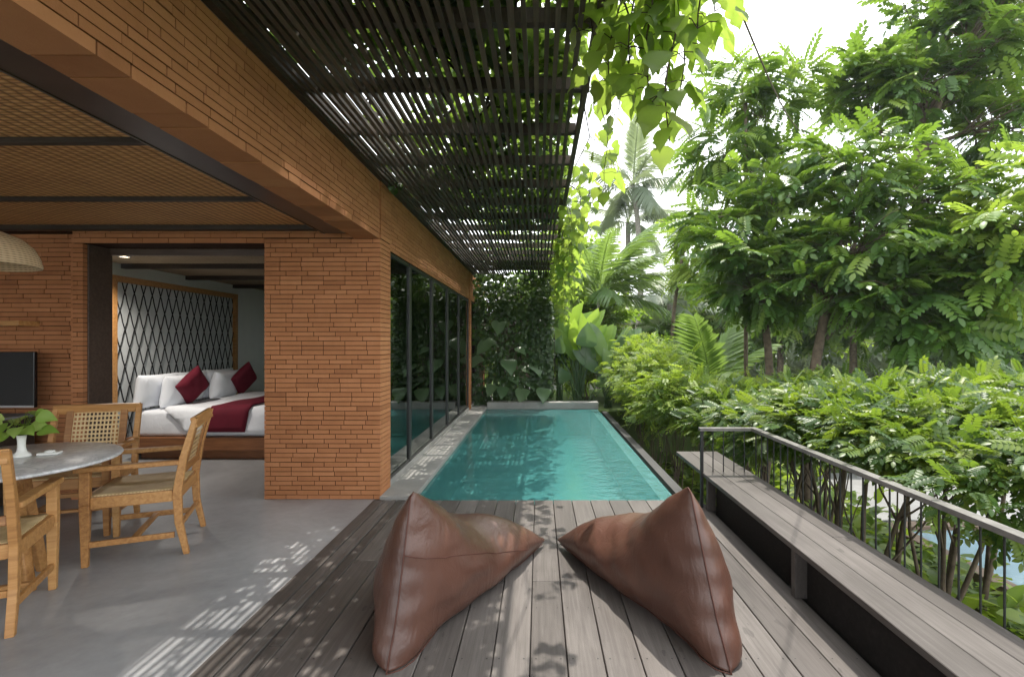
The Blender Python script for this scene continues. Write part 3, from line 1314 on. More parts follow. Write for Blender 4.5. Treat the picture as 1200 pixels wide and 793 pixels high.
pl = thing('pendant_lamp', 'pale woven rattan dome pendant hanging over the table', 'lamp', (-3.36, 3.0, 1.905))
mb = MB()
prof_o = [(.325, .0), (.328, .012), (.318, .06), (.29, .12), (.24, .17), (.16, .205), (.06, .222), (.02, .226)]
prof_i = [(r - .008, z - .006 if z > .02 else z) for r, z in prof_o][::-1]
prof_i[0] = (.012, .219)
mb.lathe(prof_o + prof_i, n=48, close=True)
m, nt, out = new_mat('rattan_shade')
k_ = NT(nt)
tc = k_.n('TexCoord')
sp_ = k_.n('SeparateXYZ')
k_.l(tc.outputs['Object'], sp_.inputs[0])
an = k_.math('ARCTAN2', sp_.outputs[1], sp_.outputs[0])
ra = k_.math('ABSOLUTE', k_.math('SINE', k_.math('MULTIPLY', an, 30)))
rb = k_.math('ABSOLUTE', k_.math('SINE', k_.math('MULTIPLY', sp_.outputs[2], 230)))
hh = k_.math('MAXIMUM', k_.math('MULTIPLY', ra, .7), rb)
cc = k_.ramp(hh, [(.2, (.22, .14, .075)), (.6, (.48, .34, .20)), (.95, (.62, .46, .30))])
k_.principled(out, cc, .6, .3, k_.bump(hh, .5, .006))
mb.build('lamp_shade', m, pl, True)
mb = MB()
mb.tube([(0, 0, .222), (0, 0, .625)], .004, 6)
mb.build('cord', M['iron'], pl)
mb = MB()
mb.lathe([(.0, .10), (.025, .115), (.03, .14), (.018, .175), (.014, .22)], n=16)
mb.build('bulb', M['ceramic'], pl, True)

# television, cabinet and shelf on the brick wall
tv = thing('television', 'black flat television standing on the dark cabinet', 'television', (-5.16, 4.50, .80))
mb = MB()
mb.box(-.60, .60, .12, .155, .06, .565)
mb.build('screen', M['screen'], tv, bevel=.004)
mb = MB()
mb.box(-.60, .60, .112, .118, .062, .08)
mb.build('trim_strip', M['bezel'], tv)
mb = MB()
mb.box(-.22, .22, .02, .2, .0, .012)
mb.box(-.04, .04, .12, .15, .012, .07)
mb.build('stand', M['screen'], tv, bevel=.003)
cb = thing('media_cabinet', 'dark low cabinet under the television against the brick wall', 'cabinet', (-5.22, 4.47, 0))
mb = MB()
mb.box(-.62, .60, -.2, .22, .05, .775)
mb.build('body', M['dark_wood'], cb, bevel=.004)
mb = MB()
mb.box(-.64, .615, -.22, .23, .776, .80)
mb.build('top', M['path'], cb, bevel=.004)
for xs_ in (-.58, .52):
    for ys_ in (-.17, .12):
        mb = MB()
        mb.box(xs_, xs_ + .04, ys_, ys_ + .04, 0, .05)
        mb.build('foot', M['dark_wood'], cb)
for x0, x1 in ((-.60, -.012), (-.006, .582)):
    mb = MB()
    mb.box(x0, x1, -.222, -.202, .08, .76)
    d_ = mb.build('door', M['dark_wood'], cb, bevel=.003)
    mb = MB()
    hx = x1 - .04 if x0 < -.1 else x0 + .03
    mb.box(hx, hx + .012, -.236, -.222, .40, .52)
    mb.build('handle', M['bezel'], d_)
mb = MB()
mb.box(-.5, .5, -.2, .0, 0, .045)
o = mb.build('wall_shelf', M['teak'], None, False, .004)
o.location = (-5.20, 4.819, 1.60)
tag(o, 'plain teak shelf fixed to the brick wall above the television', 'shelf')


# ------------------------------------------------------------------ bean bags
def bean_bag(A, N, B, F, label, seed, horizontal):
    A, N, B, F = [np.array(p, float) for p in (A, N, B, F)]
    ce = (A + N + B + F) / 4
    n = 26
    verts, keys, faces, adj = [], {}, [], {}
    orig = []
    edge_an, edge_af, edge_nf = {}, {}, {}

    def vid(p, off):
        key = tuple(np.round(p, 5))
        if key in keys:
            return keys[key]
        keys[key] = len(verts)
        verts.append(p + off)
        orig.append(p)
        return keys[key]
    tris = [((A, N, F), .095, 'anf'), ((A, B, N), .085, 'abn'), ((A, F, B), .25, 'afb'), ((N, B, F), .03, 'base')]
    for (a, b, c), puff, nm in tris:
        nrm = np.cross(b - a, c - a)
        nrm /= np.linalg.norm(nrm)
        if np.dot(nrm, (a + b + c) / 3 - ce) < 0:
            nrm = -nrm
        idx = {}
        for i in range(n + 1):
            for j in range(n + 1 - i):
                u, v = i / n, j / n
                w = 1 - u - v
                p = a * u + b * v + c * w
                bulge = puff * (27 * u * v * w) ** .62 if min(u, v, w) > 1e-9 else 0
                idx[i, j] = vid(p, nrm * bulge)
                if nm == 'anf' and j == 0:
                    edge_af[i] = idx[i, j]
                if nm == 'anf' and i + j == n:
                    edge_an[i] = idx[i, j]
                if nm == 'anf' and i == 0:
                    edge_nf[j] = idx[i, j]
        for i in range(n):
            for j in range(n - i):
                t1 = (idx[i, j], idx[i + 1, j], idx[i, j + 1])
                t2 = (idx[i + 1, j], idx[i + 1, j + 1], idx[i, j + 1]) if i + j < n - 1 else None
                for t in (t1, t2):
                    if t is None:
                        continue
                    q = [verts[k] for k in t]
                    nn = np.cross(q[1] - q[0], q[2] - q[0])
                    faces.append(t if np.dot(nn, nrm) > 0 else t[::-1])
    V = np.array(verts)
    O = np.array(orig)
    # sag of the ridge between the head and the foot (the seat)
    t = np.clip(np.dot(O - F, A - F) / np.dot(A - F, A - F), 0, 1)
    d = np.linalg.norm(np.cross(O - F, (A - F) / np.linalg.norm(A - F)), axis=1)
    side_in = np.exp(-(d / .30) ** 2)
    V[:, 2] -= .17 * np.exp(-((t - .60) / .22) ** 2) * side_in * (O[:, 2] > .02)
    # smoothing rounds every edge
    nb = [set() for _ in range(len(V))]
    for f in faces:
        for k in range(3):
            nb[f[k]].add(f[(k + 1) % 3])
            nb[f[k]].add(f[k - 1])
    nbl = [list(s) for s in nb]
    sharp = np.full(len(V), 1.0)
    for e in (edge_an, edge_nf):
        for k in e.values():
            sharp[k] = .35
    for it in range(5):
        L = np.array([V[x].mean(0) for x in nbl])
        V = V + (L - V) * .5 * sharp[:, None]
    # the near bottom corner is sewn square, not to a point
    Ld = np.cross(A - N, (F - N) + (B - N))
    Ld /= np.linalg.norm(Ld)
    s_ = np.dot(O - N, Ld)
    dN = np.linalg.norm(O - N, axis=1)
    V += Ld[None] * (.085 * np.tanh(s_ / .03) * np.exp(-(dN / .20) ** 2))[:, None]
    V += ((N - ce) / np.linalg.norm(N - ce))[None] * (.05 * np.exp(-(dN / .16) ** 2))[:, None]
    r = np.random.default_rng(seed)
    # soft cloth folds near the head and along the near seam
    ph = r.uniform(0, 6, 8)
    N3 = np.zeros_like(V)
    for f in faces:
        q = V[list(f)]
        nn = np.cross(q[1] - q[0], q[2] - q[0])
        for k in f:
            N3[k] += nn
    N3 /= np.maximum(np.linalg.norm(N3, axis=1, keepdims=True), 1e-9)
    dA = np.linalg.norm(O - A, axis=1)
    dF = np.linalg.norm(O - F, axis=1)
    V -= ((A - ce) / np.linalg.norm(A - ce))[None] * (.035 * np.exp(-(dA / .035) ** 2))[:, None]
    V -= ((F - ce) / np.linalg.norm(F - ce))[None] * (.03 * np.exp(-(dF / .035) ** 2))[:, None]
    w1 = np.sin(V[:, 0] * 17 + V[:, 2] * 23 + ph[0]) * np.sin(V[:, 1] * 12 - V[:, 2] * 9 + ph[1])
    w2 = np.sin(V[:, 2] * 46 + V[:, 1] * 8 + ph[2])
    dAN = np.linalg.norm(np.cross(O - N, (A - N) / np.linalg.norm(A - N)), axis=1)
    w3 = np.abs(np.sin(V[:, 0] * 11 - V[:, 1] * 8 + V[:, 2] * 15 + ph[3] + 1.2 * w1)) ** 3
    V += N3 * (.009 * w1 * np.exp(-((t - .55) / .35) ** 2) + .0035 * w2 * np.exp(-(dAN / .12) ** 2) - .009 * w3 * np.exp(-((t - .62) / .25) ** 2))[:, None]
    V[:, 2] = np.maximum(V[:, 2], .002)
    me = bpy.data.meshes.new('bean_bag')
    me.from_pydata([tuple(p) for p in V], [], faces)
    me.materials.append(M['leather'])
    me.polygons.foreach_set('use_smooth', [True] * len(me.polygons))
    o = bpy.data.objects.new('bean_bag', me)
    link(o)
    tag(o, label, 'bean bag', 'leather bean bags on the deck')
    s = o.modifiers.new('s', 'SUBSURF')
    s.levels = s.render_levels = 1
    bvh = BVHTree.FromPolygons([tuple(p) for p in V], faces)
    mb = MB()
    ks = sorted(edge_an)
    path = [Vector(V[edge_an[k]]) + Vector(N3[edge_an[k]]) * .001 for k in ks]
    mb.tube(path, .0038, 6)
    mb.build('seam', M['seam'], o, True)
    if horizontal:
        mb = MB()
        path = []
        s0 = A * .52 + N * .48
        for i in range(30):
            u = i / 29
            base = s0 * (1 - u) + (F * .8 + N * .2) * u
            loc, nrm, _, _ = bvh.find_nearest(Vector(base + np.array([0, -.1, .08])))
            path.append(loc + nrm * .0008)
        mb.tube(path, .0028, 6)
        mb.build('seam', M['seam'], o, True)
    mb = MB()
    ks = sorted(edge_nf)[2:]
    mb.tube([Vector(V[edge_nf[k]]) + Vector(N3[edge_nf[k]]) * .001 for k in ks], .0032, 6)
    mb.build('seam', M['seam'], o, True)
    return o


bean_bag((-.62, 2.46, .775), (-.665, 2.26, .0), (-.96, 3.10, .0), (.085, 3.72, .03),
         'brown leather bean bag on the left, its foot pointing right towards the other bag', 3, True)
bean_bag((.725, 2.46, .80), (.835, 2.26, .0), (1.08, 3.08, .0), (.085, 3.72, .03),
         'brown leather bean bag on the right, beside the timber bench', 5, False)

# ------------------------------------------------------------------ bench and railing
bn = thing('bench', 'long low weathered timber bench along the right edge of the deck', 'bench', (1.65, 2.0, 0))
mb = MB()
xs_ = [1.43, 1.575, 1.72, 1.86]
for i in range(3):
    ys_ = [-2.0, random.uniform(.5, 3.2), 5.36]
    for y0, y1 in zip(ys_[:-1], ys_[1:]):
        mb.tint = random.random()
        mb.box(xs_[i] - 1.65 + .0015, xs_[i + 1] - 1.65 - .0015, y0 - 2 + .001, y1 - 2 - .001, .276, .31 + random.uniform(-.001, .001))
mb.tint = .4
mb.build('seat', M['bench'], bn, bevel=.003, seg=1)
for yq in (-.6, 1.15, 2.92, 4.42):
    mb = MB()
    mb.box(1.447 - 1.65, 1.518 - 1.65, yq - 2 - .022, yq - 2 + .022, .0, .274)
    mb.build('leg', M['bench'], bn, bevel=.003)
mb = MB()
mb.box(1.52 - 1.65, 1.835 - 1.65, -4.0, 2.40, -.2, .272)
mb.build('base', M['base_board'], bn)  # board in shade colour, added for the darkness under the seat

rl = thing('railing', 'thin black iron railing with grey handrail behind the bench', 'railing', (1.887, 4.51, 0))
mb = MB()
mb.box(-.028, .030, -6.5, .028, .672, .70)
mb.box(-.48, -.029, -.028, .028, .672, .70)
mb.build('handrail', M['rail'], rl, bevel=.003)
mb = MB()
mb.box(-.468, -.444, -.012, .012, .0, .671)
mb.build('post', M['iron'], rl)
nb_ = 0
for i in range(4):
    mb = MB()
    mb.tube([(-.357 + .092 * i, 0, .311), (-.357 + .092 * i, 0, .672)], .005, 6)
    mb.build('baluster', M['iron'], rl)
bal = MB()
bal.tube([(0, 0, -.35), (0, 0, .672)], .0052, 6)
b0 = None
yb = -.05
while yb > -4.6:
    if b0 is None:
        b0 = bal.build('baluster', M['iron'], rl)
        o = b0
    else:
        o = b0.copy()
        COL.objects.link(o)
        o.parent = rl
    o.location = (.0, yb, 0)
    yb -= .1135
mb = MB()
mb.box(-.012, .012, -6.5, .0, -.352, -.33)
mb.build('bottom_rail', M['iron'], rl)

# ------------------------------------------------------------------ pergola
pg = thing('pergola', 'dark slatted timber pergola over the pool edge and deck', 'pergola', (-.6, 5, 2.9))
PX0, PX1 = -1.44, .26
for k in range(-6, 14):
    yj = 2.47 + .645 * k
    if yj > 11.3:
        break
    mb = MB()
    mb.tint = random.random()
    e = PX1 + random.uniform(.0, .05)
    mb.box(PX0 + .6, e + .6, yj - 5 - .024, yj - 5 + .024, .076, .150)
    mb.build('joist', M['pergola_wood'], pg)
mb = MB()
xs_ = PX0 + .02
while xs_ < PX1 - .01:
    w = random.uniform(.022, .030)
    y = -1.6
    while y < 11.3:
        y2 = min(11.35, y + random.uniform(2.4, 3.6))
        mb.tint = random.random()
        o1, o2 = random.uniform(-.006, .006), random.uniform(-.006, .006)
        mb.bar((xs_ + .6 + o1, y - 5 + .004, .060 + random.uniform(-.003, .003)), (xs_ + .6 + o2, y2 - 5 - .004, .060 + random.uniform(-.003, .003)), w, .026)
        y = y2
    t_ = (xs_ - PX0) / (PX1 - PX0)
    xs_ += .045 + .012 * t_ + random.uniform(-.004, .004)
mb.build('slat_panel', M['pergola_wood'], pg)
mb = MB()
mb.box(-1.474 + .6 + .004, PX0 + .6 + .012, -6.6, 6.35, .035, .17)
mb.build('wall_plate', M['dark_wood'], pg)
mb = MB()
mb.box(PX1 + .6, PX1 + .632, -6.6, 6.35, .045, .10)
mb.build('edge_board', M['pergola_wood'], pg)

# ------------------------------------------------------------------ foliage helpers
def unit(v):
    v = np.asarray(v, float)
    return v / np.maximum(np.linalg.norm(v, axis=-1, keepdims=True), 1e-9)


def rand_dirs(m):
    return unit(rng.normal(size=(m, 3)))


def curve_pts(a, b, sag=0.0, wob=0.0, n=6):
    a, b = Vector(a), Vector(b)
    L = (b - a).length
    pts = []
    off = Vector((random.uniform(-1, 1), random.uniform(-1, 1), random.uniform(-.4, .4))) * wob * L
    for i in range(n + 1):
        t = i / n
        p = a.lerp(b, t) + off * math.sin(PI * t) + Vector((0, 0, sag * L * math.sin(PI * t)))
        pts.append(p)
    return pts


def leafy_tree(name, label, cat, base, fork, lobes, mat, tmpl, leaf_len, per, twigs, group=None, trunk_r=.09,
               tint=(.1, .75), droop=.35, bark='bark', top_bias=.25, extra_trunk=None):
    """trunk + limbs to each lobe, twigs inside the lobe, compound leaves round each twig.
    lobes: (centre, radii(x,y,z), weight)"""
    base = Vector(base)
    root = thing(name, label, cat, base, 0, group)
    tr = MB()
    lv = Leaves()
    fork = Vector(fork)
    tp = curve_pts(base, fork, 0, .05, 7)
    tr.tube([p - base for p in tp], [trunk_r * (1.25 if i == 0 else 1 - .35 * i / 7) for i in range(8)], 10)
    pos_all, dir_all, up_all, s_all, t_all = [], [], [], [], []
    for c, rad, wgt in lobes:
        c = Vector(c)
        lp = curve_pts(fork.lerp(base, random.uniform(0, .25)), c, .08, .12, 6)
        r0 = trunk_r * .55 * min(1, max(.35, sum(rad) / 4))
        tr.tube([p - base for p in lp], [r0 * (1 - .75 * i / 6) for i in range(7)], 7)
        nt_ = int(twigs * wgt)
        dirs = rand_dirs(nt_)
        dirs[:, 2] = np.abs(dirs[:, 2]) * np.where(rng.random(nt_) < .68, 1, -1)
        rr = rng.uniform(.45, 1.08, (nt_, 1)) ** .7
        ends = np.array(c) + dirs * rr * np.array(rad)
        for kk in range(nt_):
            e = Vector(ends[kk])
            st = lp[random.randint(3, 6)]
            tw = curve_pts(st, e, .05, .1, 3)
            tr.tube([p - base for p in tw], [r0 * .22, r0 * .17, r0 * .12, r0 * .05], 4, cap=False)
            m = max(1, int(rng.poisson(per)))
            ax = np.array((e - st).normalized())
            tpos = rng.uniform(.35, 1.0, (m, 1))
            p = np.array(st) * (1 - tpos) + np.array(e) * tpos
            d = unit(ax * .55 + rand_dirs(m) * np.array([1, 1, .45]) + dirs[kk] * .5)
            d[:, 2] -= droop * rng.uniform(.2, 1.2, m)
            u = unit(np.array([0, 0, 1.0]) + rng.normal(size=(m, 3)) * .35)
            clump = rng.uniform(-.12, .12)
            pos_all.append(p)
            dir_all.append(d)
            up_all.append(u)
            s_all.append(leaf_len * rng.uniform(.45, 1.25, m))
            t_all.append(np.clip(rng.uniform(tint[0], tint[1], m) + clump + .5 * (tpos[:, 0] - .72), 0, 1))  # leaves paler toward twig ends: new growth plus shaded crown interior painted into tint
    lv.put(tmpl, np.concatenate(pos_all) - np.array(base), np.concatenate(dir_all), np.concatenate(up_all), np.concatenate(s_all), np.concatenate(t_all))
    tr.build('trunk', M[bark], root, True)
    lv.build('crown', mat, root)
    return root


def shrub(name, label, cat, base, top_c, rad, mat, tmpl, leaf_len, n_leaf, n_stem=5, group=None, tint=(.2, .9), stem_r=.018, bark='bark_dark', spread=.25, droop=.3):
    base = Vector(base)
    root = thing(name, label, cat, base, 0, group)
    st = MB()
    lv = Leaves()
    top_c = Vector(top_c)
    pts, dirs_ = [], []
    tips = []
    for i in range(n_stem):
        b = base + Vector((random.uniform(-spread, spread) * .5, random.uniform(-spread, spread) * .5, 0))
        dd = Vector(rand_dirs(1)[0])
        e = top_c + Vector((dd.x * rad[0] * .55, dd.y * rad[1] * .55, dd.z * rad[2] * .4))
        cp = curve_pts(b, e, 0, .10, 6)
        r0 = stem_r * random.uniform(.7, 1.3)
        st.tube([p - base for p in cp], [r0 * (1 - .65 * k / 6) for k in range(7)], 6)
        for k in range(4):
            dd = Vector(rand_dirs(1)[0])
            dd.z = abs(dd.z)
            ee = top_c + Vector((dd.x * rad[0], dd.y * rad[1], dd.z * rad[2])) * random.uniform(.5, .95)
            s0 = cp[random.randint(3, 6)]
            tw = curve_pts(s0, ee, .0, .12, 3)
            st.tube([p - base for p in tw], [r0 * .28, r0 * .2, r0 * .15, r0 * .08], 4, cap=False)
            tips.append((s0, ee))
    # leaves: shell-weighted cloud broken into clumps
    ncl = max(8, n_leaf // 14)
    cd = rand_dirs(ncl)
    cd[:, 2] = np.where(rng.random(ncl) < .90, np.abs(cd[:, 2]), cd[:, 2])
    cr = rng.uniform(.35, 1.0, (ncl, 1)) ** .6
    cc = np.array(top_c) + cd * cr * np.array(rad)
    k = rng.integers(0, ncl, n_leaf)
    jit = rng.normal(size=(n_leaf, 3)) * np.array(rad) * .16
    p = cc[k] + jit
    d = unit(cd[k] * .7 + rand_dirs(n_leaf) * np.array([1, 1, .5]))
    d[:, 2] -= droop * rng.uniform(0, 1, n_leaf)
    u = unit(np.array([0, 0, 1.0]) + rng.normal(size=(n_leaf, 3)) * .4)
    tt = np.clip(rng.uniform(tint[0], tint[1], n_leaf) + rng.uniform(-.15, .15, ncl)[k], 0, 1)
    lv.put(tmpl, p - np.array(base), d, u, leaf_len * rng.uniform(.6, 1.2, n_leaf), tt)
    st.build('stem', M[bark], root, True)
    lv.build('foliage', mat, root)
    return root


def palm(name, label, base, top, n_fr, L, mat, tmpl, trunk_r=.14, elev=(-.5, 1.0), group=None, tint=(.1, .8), trunk=True, bark='palm_bark'):
    base, top = Vector(base), Vector(top)
    root = thing(name, label, 'palm tree', base, 0, group)
    if trunk:
        mb = MB()
        cp = curve_pts(base, top, 0, .04, 10)
        mb.tube([p - base for p in cp], [trunk_r * (1.25 - .45 * i / 10) for i in range(11)], 10)
        mb.build('trunk', M[bark], root, True)
    lv = Leaves()
    for i in range(n_fr):
        a = i * 2.39996 + random.uniform(-.2, .2)
        el = elev[0] + (elev[1] - elev[0]) * ((i + .5) / n_fr) ** .8
        d = (math.cos(a) * math.cos(el), math.sin(a) * math.cos(el), math.sin(el))
        lv.put(tmpl, [np.array(top - base)], [d], [(-math.cos(a) * math.sin(el), -math.sin(a) * math.sin(el), math.cos(el))],
               L * random.uniform(.85, 1.1), random.uniform(*tint))
    lv.build('crown', mat, root)
    return root


# ------------------------------------------------------------------ vines of the pergola
vn = thing('pergola_vine', 'leafy vine spreading over the top of the slatted pergola', 'vine', (-.3, 4, 3.08))
mb = MB()
o0 = np.array((-.3, 4, 3.08))
for i in range(26):
    x0 = random.uniform(-1.2, .35)
    y0 = random.uniform(-1.0, 9)
    pts = [Vector((x0, y0, 3.08))]
    for s in range(9):
        pts.append(pts[-1] + Vector((random.uniform(-.16, .16), random.uniform(.1, .45), random.uniform(-.02, .03))))
        pts[-1].z = min(3.22, max(3.075, pts[-1].z))
        pts[-1].x = min(.4, max(-1.4, pts[-1].x))
    mb.tube([p - Vector(o0) for p in pts], random.uniform(.004, .012), 5)
mb.build('stem', M['bark_dark'], vn, True)
lv = Leaves()
N_ = 12000
px_ = rng.uniform(-1.42, .24, N_)
py_ = rng.uniform(-1.5, 11.4, N_)
den = .08 + .92 * np.clip((px_ + .95) / .55, 0, 1)
den = np.where(py_ < 3.1, np.maximum(den, .8 * np.clip((3.15 - py_) / .5, 0, 1)), den)
den = np.where((py_ > 4.9) & (py_ < 6.6), np.maximum(den, .45), den)
den = np.where((py_ > 7.4) & (py_ < 9.8), den * .2, den)
den = np.where((py_ > 3.15) & (py_ < 4.1) & (px_ < -.95), 0, den)
den = np.where((py_ > 4.1) & (py_ < 5.2) & (px_ < -.75), .5, den)
patch = np.sin(px_ * 5.1 + 1.3) * np.sin(py_ * 2.3 + .5) + np.sin(px_ * 2.2 - py_ * 3.7)
den = np.clip(den + .22 * patch * (den > .15), 0, 1)
keep = rng.random(N_) < den
px_, py_ = px_[keep], py_[keep]
m_ = len(px_)
pz_ = 3.085 + rng.random(m_) ** 1.6 * .22
d_ = unit(rng.normal(size=(m_, 3)) * np.array([1, 1, .35]))
u_ = unit(np.array([0, 0, 1.0]) + rng.normal(size=(m_, 3)) * .45)
lv.put(LEAF_VINE, np.stack([px_, py_, pz_], 1) - o0, d_, u_, rng.uniform(.07, .13, m_), rng.uniform(.1, .9, m_))
lv.build('foliage', M['leaf_canopy'], vn)


ov = thing('pergola_vine', 'dark tangle of old vine stems and leaves over the wall side of the pergola', 'vine', (-.9, 4, 3.1))
o0 = np.array((-.9, 4, 3.1))
mb = MB()
for i in range(90):
    x0 = random.uniform(-1.40, -.45)
    y0 = random.choice((random.uniform(-1.4, 2.9), random.uniform(-1.4, 2.9), random.uniform(4.7, 6.4), random.uniform(9.4, 11)))
    pts = [Vector((x0, y0, random.uniform(3.07, 3.12)))]
    for q_ in range(5):
        pts.append(pts[-1] + Vector((random.uniform(-.12, .12), random.uniform(.02, .22), random.uniform(-.02, .03))))
        pts[-1].z = min(3.2, max(3.066, pts[-1].z))
        pts[-1].x = min(-.2, max(-1.42, pts[-1].x))
    mb.tube([p - Vector(o0) for p in pts], random.uniform(.004, .011), 5)
pts = [Vector((-1.2 + .12 * math.sin(i * 1.1), -1.4 + .25 * i, 3.09)) - Vector(o0) for i in range(51)]
mb.tube(pts, .012, 5)
mb.build('stem', M['bark_dark'], ov, True)
lv = Leaves()
pass
for (xa, xb, ya_, yb_, n_) in ((-1.44, -.35, -1.5, 3.15, 3600), (-1.44, -.7, 4.75, 6.5, 700), (-1.44, .2, 9.5, 11.3, 900), (-.75, .25, 2.0, 7.2, 1500)):
    p_ = np.stack([rng.uniform(xa, xb, n_), rng.uniform(ya_, yb_, n_), 3.08 + rng.random(n_) * .16], 1)
    kp = rng.random(n_) < .72 + .5 * np.sin(p_[:, 0] * 7 + 1) * np.sin(p_[:, 1] * 4.1)
    p_ = p_[kp]
    n_ = len(p_)
    lv.put(LEAF_VINE, p_ - o0, unit(rng.normal(size=(n_, 3)) * np.array([1, 1, .3])), unit(np.array([0, 0, 1.0]) + rng.normal(size=(n_, 3)) * .4), rng.uniform(.07, .13, n_), rng.uniform(0, .6, n_))
lv.build('foliage', M['leaf_dark'], ov)


def hanging_vine(name, label, strands, leaf, mat, spacing, group=None, tint=(.2, .95), r=.005):
    o0 = Vector(strands[0][0])
    root = thing(name, label, 'vine', o0, 0, group)
    mb = MB()
    lv = Leaves()
    run = sorted([Vector(q[0]) for q in strands], key=lambda q: (round(q.y, 2), q.x))
    if len(run) > 1:
        mb.tube([q - o0 for q in run], r * 1.3, 5)
    for st in strands:
        pts = [Vector(p) for p in st]
        # resample with sway
        dense = []
        for a, b in zip(pts[:-1], pts[1:]):
            n = max(2, int((b - a).length / .05))
            for i in range(n):
                dense.append(a.lerp(b, i / n))
        dense.append(pts[-1])
        ph = random.uniform(0, 6)
        for i, p in enumerate(dense):
            p.x += .022 * math.sin(i * .55 + ph) * min(1, i / 4)
            p.y += .022 * math.cos(i * .43 + ph) * min(1, i / 4)
        mb.tube([p - o0 for p in dense], [r * (1 - .6 * i / len(dense)) for i in range(len(dense))], 5)
        L = sum((b - a).length for a, b in zip(dense[:-1], dense[1:]))
        nl = max(2, int(L / spacing))
        for i in range(nl):
            p = dense[min(len(dense) - 1, int((i + random.random()) / nl * len(dense)))]
            a = i * 2.4 + random.uniform(-.5, .5)
            out = Vector((math.cos(a), math.sin(a), 0))
            ptl = p + out * random.uniform(.04, .10) * leaf / .14 + Vector((0, 0, random.uniform(-.01, .04)))
            mb.tube([p - o0, p.lerp(ptl, .6) + Vector((0, 0, .01)) - o0, ptl - o0], r * .35, 4, cap=False)
            d = out * random.uniform(.3, 1) + Vector((0, 0, -random.uniform(.5, 1.2)))
            up = out * random.uniform(.4, 1.2) + Vector((random.uniform(-.5, .5), random.uniform(-.5, .5), .7))
            lv.put(LEAF_VINE if random.random() < .5 else LEAF_VINE2, [np.array(ptl - o0)], [np.array(d)], [np.array(up)], leaf * random.uniform(.65, 1.15), random.uniform(*tint))
    mb.build('stem', M['bark_dark'], root, True)
    lv.build('foliage', mat, root)
    return root


# near big-leaved vine at the top, hanging from the pergola edge
st = []
for px, py, Yd, py0 in ((716, 95, 2.25, -90), (742, 75, 2.15, -90), (757, 120, 2.1, -90), (782, 165, 2.05, -90), (798, 110, 2.1, -90), (822, 35, 2.0, -90),
                        (698, 80, 2.4, -90), (770, 60, 2.2, -90), (838, 10, 2.1, -90), (730, 130, 2.3, -90)):
    top = P(px - 20 + random.uniform(-12, 12), py0, Yd)
    bot = P(px, py, Yd)
    st.append([top, top.lerp(bot, .5) + Vector((.05, 0, 0)), bot])
hanging_vine('hanging_vine', 'big bright vine leaves hanging into the top of the view beside the pergola', st, .130, M['leaf_vine'], .030, None, (.3, 1.0), .006)
# curtain along the edge
st = []
for i in range(56):
    yv = 3.0 + 8.2 * random.random() ** .7
    if yv < 5.2 and random.random() < .62:
        yv = random.uniform(5.6, 10)
    xv = .30 + random.uniform(.0, .28)
    drop = random.uniform(.25, .85) * (.5 + .09 * yv)
    st.append([(xv - .15, yv, 3.12), (xv, yv + .05, 3.05), (xv + random.uniform(-.02, .08), yv + .1, 3.05 - drop)])
hanging_vine('hanging_vine', 'curtain of smaller vine leaves trailing along the far edge of the pergola', st, .125, M['leaf_vine'], .05, None, (.15, .9), .004)
# tuft on the beam top
st = [[(-1.44, 4.75 + .06 * i, 3.02), (-1.37, 4.78 + .06 * i, 2.98), (-1.36, 4.8 + .06 * i, 2.90)] for i in range(4)]
hanging_vine('hanging_vine', 'small dark tuft of vine on the brick corner above the pillar', st, .06, M['leaf_dark'], .02, None, (.1, .6), .003)
# thin bare trailing stems across the sky
mb = MB()
a_, b_ = P(850, -30, 2.4), P(940, 155, 7.5)
mb.tube([a_.lerp(b_, i / 20) + Vector((0, 0, -.35 * math.sin(PI * i / 20) * .4)) - a_ for i in range(21)], .006, 5)
o = mb.build('vine_runner', M['bark'], None, True)
o.location = a_
tag(o, 'thin bare vine runner slanting across the sky to the trees', 'vine')

# ------------------------------------------------------------------ screen behind the pool
bs = thing('bamboo_screen', 'bamboo lattice screen standing behind the far end of the pool', 'screen', (-.45, 11.75, -.1))
mb = MB()
xq = -1.0
while xq < .69:
    mb.tint = random.random()
    mb.tube([(xq, random.uniform(-.01, .01), 0), (xq + random.uniform(-.012, .012), random.uniform(-.01, .01), 2.85)], random.uniform(.009, .016), 6)
    xq += random.uniform(.030, .046)
for zq in (.3, .85, 1.4, 1.95, 2.5):
    mb.tube([(-1.02, -.022, zq), (.70, -.022, zq)], .012, 6)
mb.build('slat_panel', M['bamboo'], bs)
mb = MB()
for xq in (-1.05, .71):
    mb.box(xq - .03, xq + .03, -.03, .03, 0, 2.9)
mb.build('post', M['dark_wood'], bs)
cv = thing('climbing_vine', 'dark climbing vine covering the bamboo screen', 'vine', (-.45, 11.68, -.1))
mb = MB()
for i in range(14):
    xq = random.uniform(-.95, .75)
    pts = [Vector((xq, -.02, 0))]
    for s in range(8):
        pts.append(pts[-1] + Vector((random.uniform(-.12, .12), random.uniform(-.01, .01), .33)))
        pts[-1].x = max(-1.0, min(.8, pts[-1].x))
    mb.tube(pts, .007, 5)
mb.build('stem', M['bark_dark'], cv, True)
lv = Leaves()
m_ = 6500
xx_ = rng.uniform(-1.05, .74, m_)
zz_ = rng.uniform(0, 3.12, m_)
den = .40 + .8 * (xx_ > .25) + .35 * (zz_ > 2.1) + .2 * np.sin(xx_ * 6 + zz_ * 4)
kp = rng.random(m_) < den * .8
xx_, zz_ = xx_[kp], zz_[kp]
m_ = len(xx_)
yy_ = -rng.random(m_) * np.where(zz_ > 2.6, .42, .16) - .01
d_ = unit(np.stack([rng.normal(size=m_) * .6, -rng.random(m_) * .5, -rng.random(m_) * 1.0], 1))
u_ = unit(np.stack([rng.normal(size=m_) * .4, -np.ones(m_) * .8, rng.random(m_) * .8], 1))
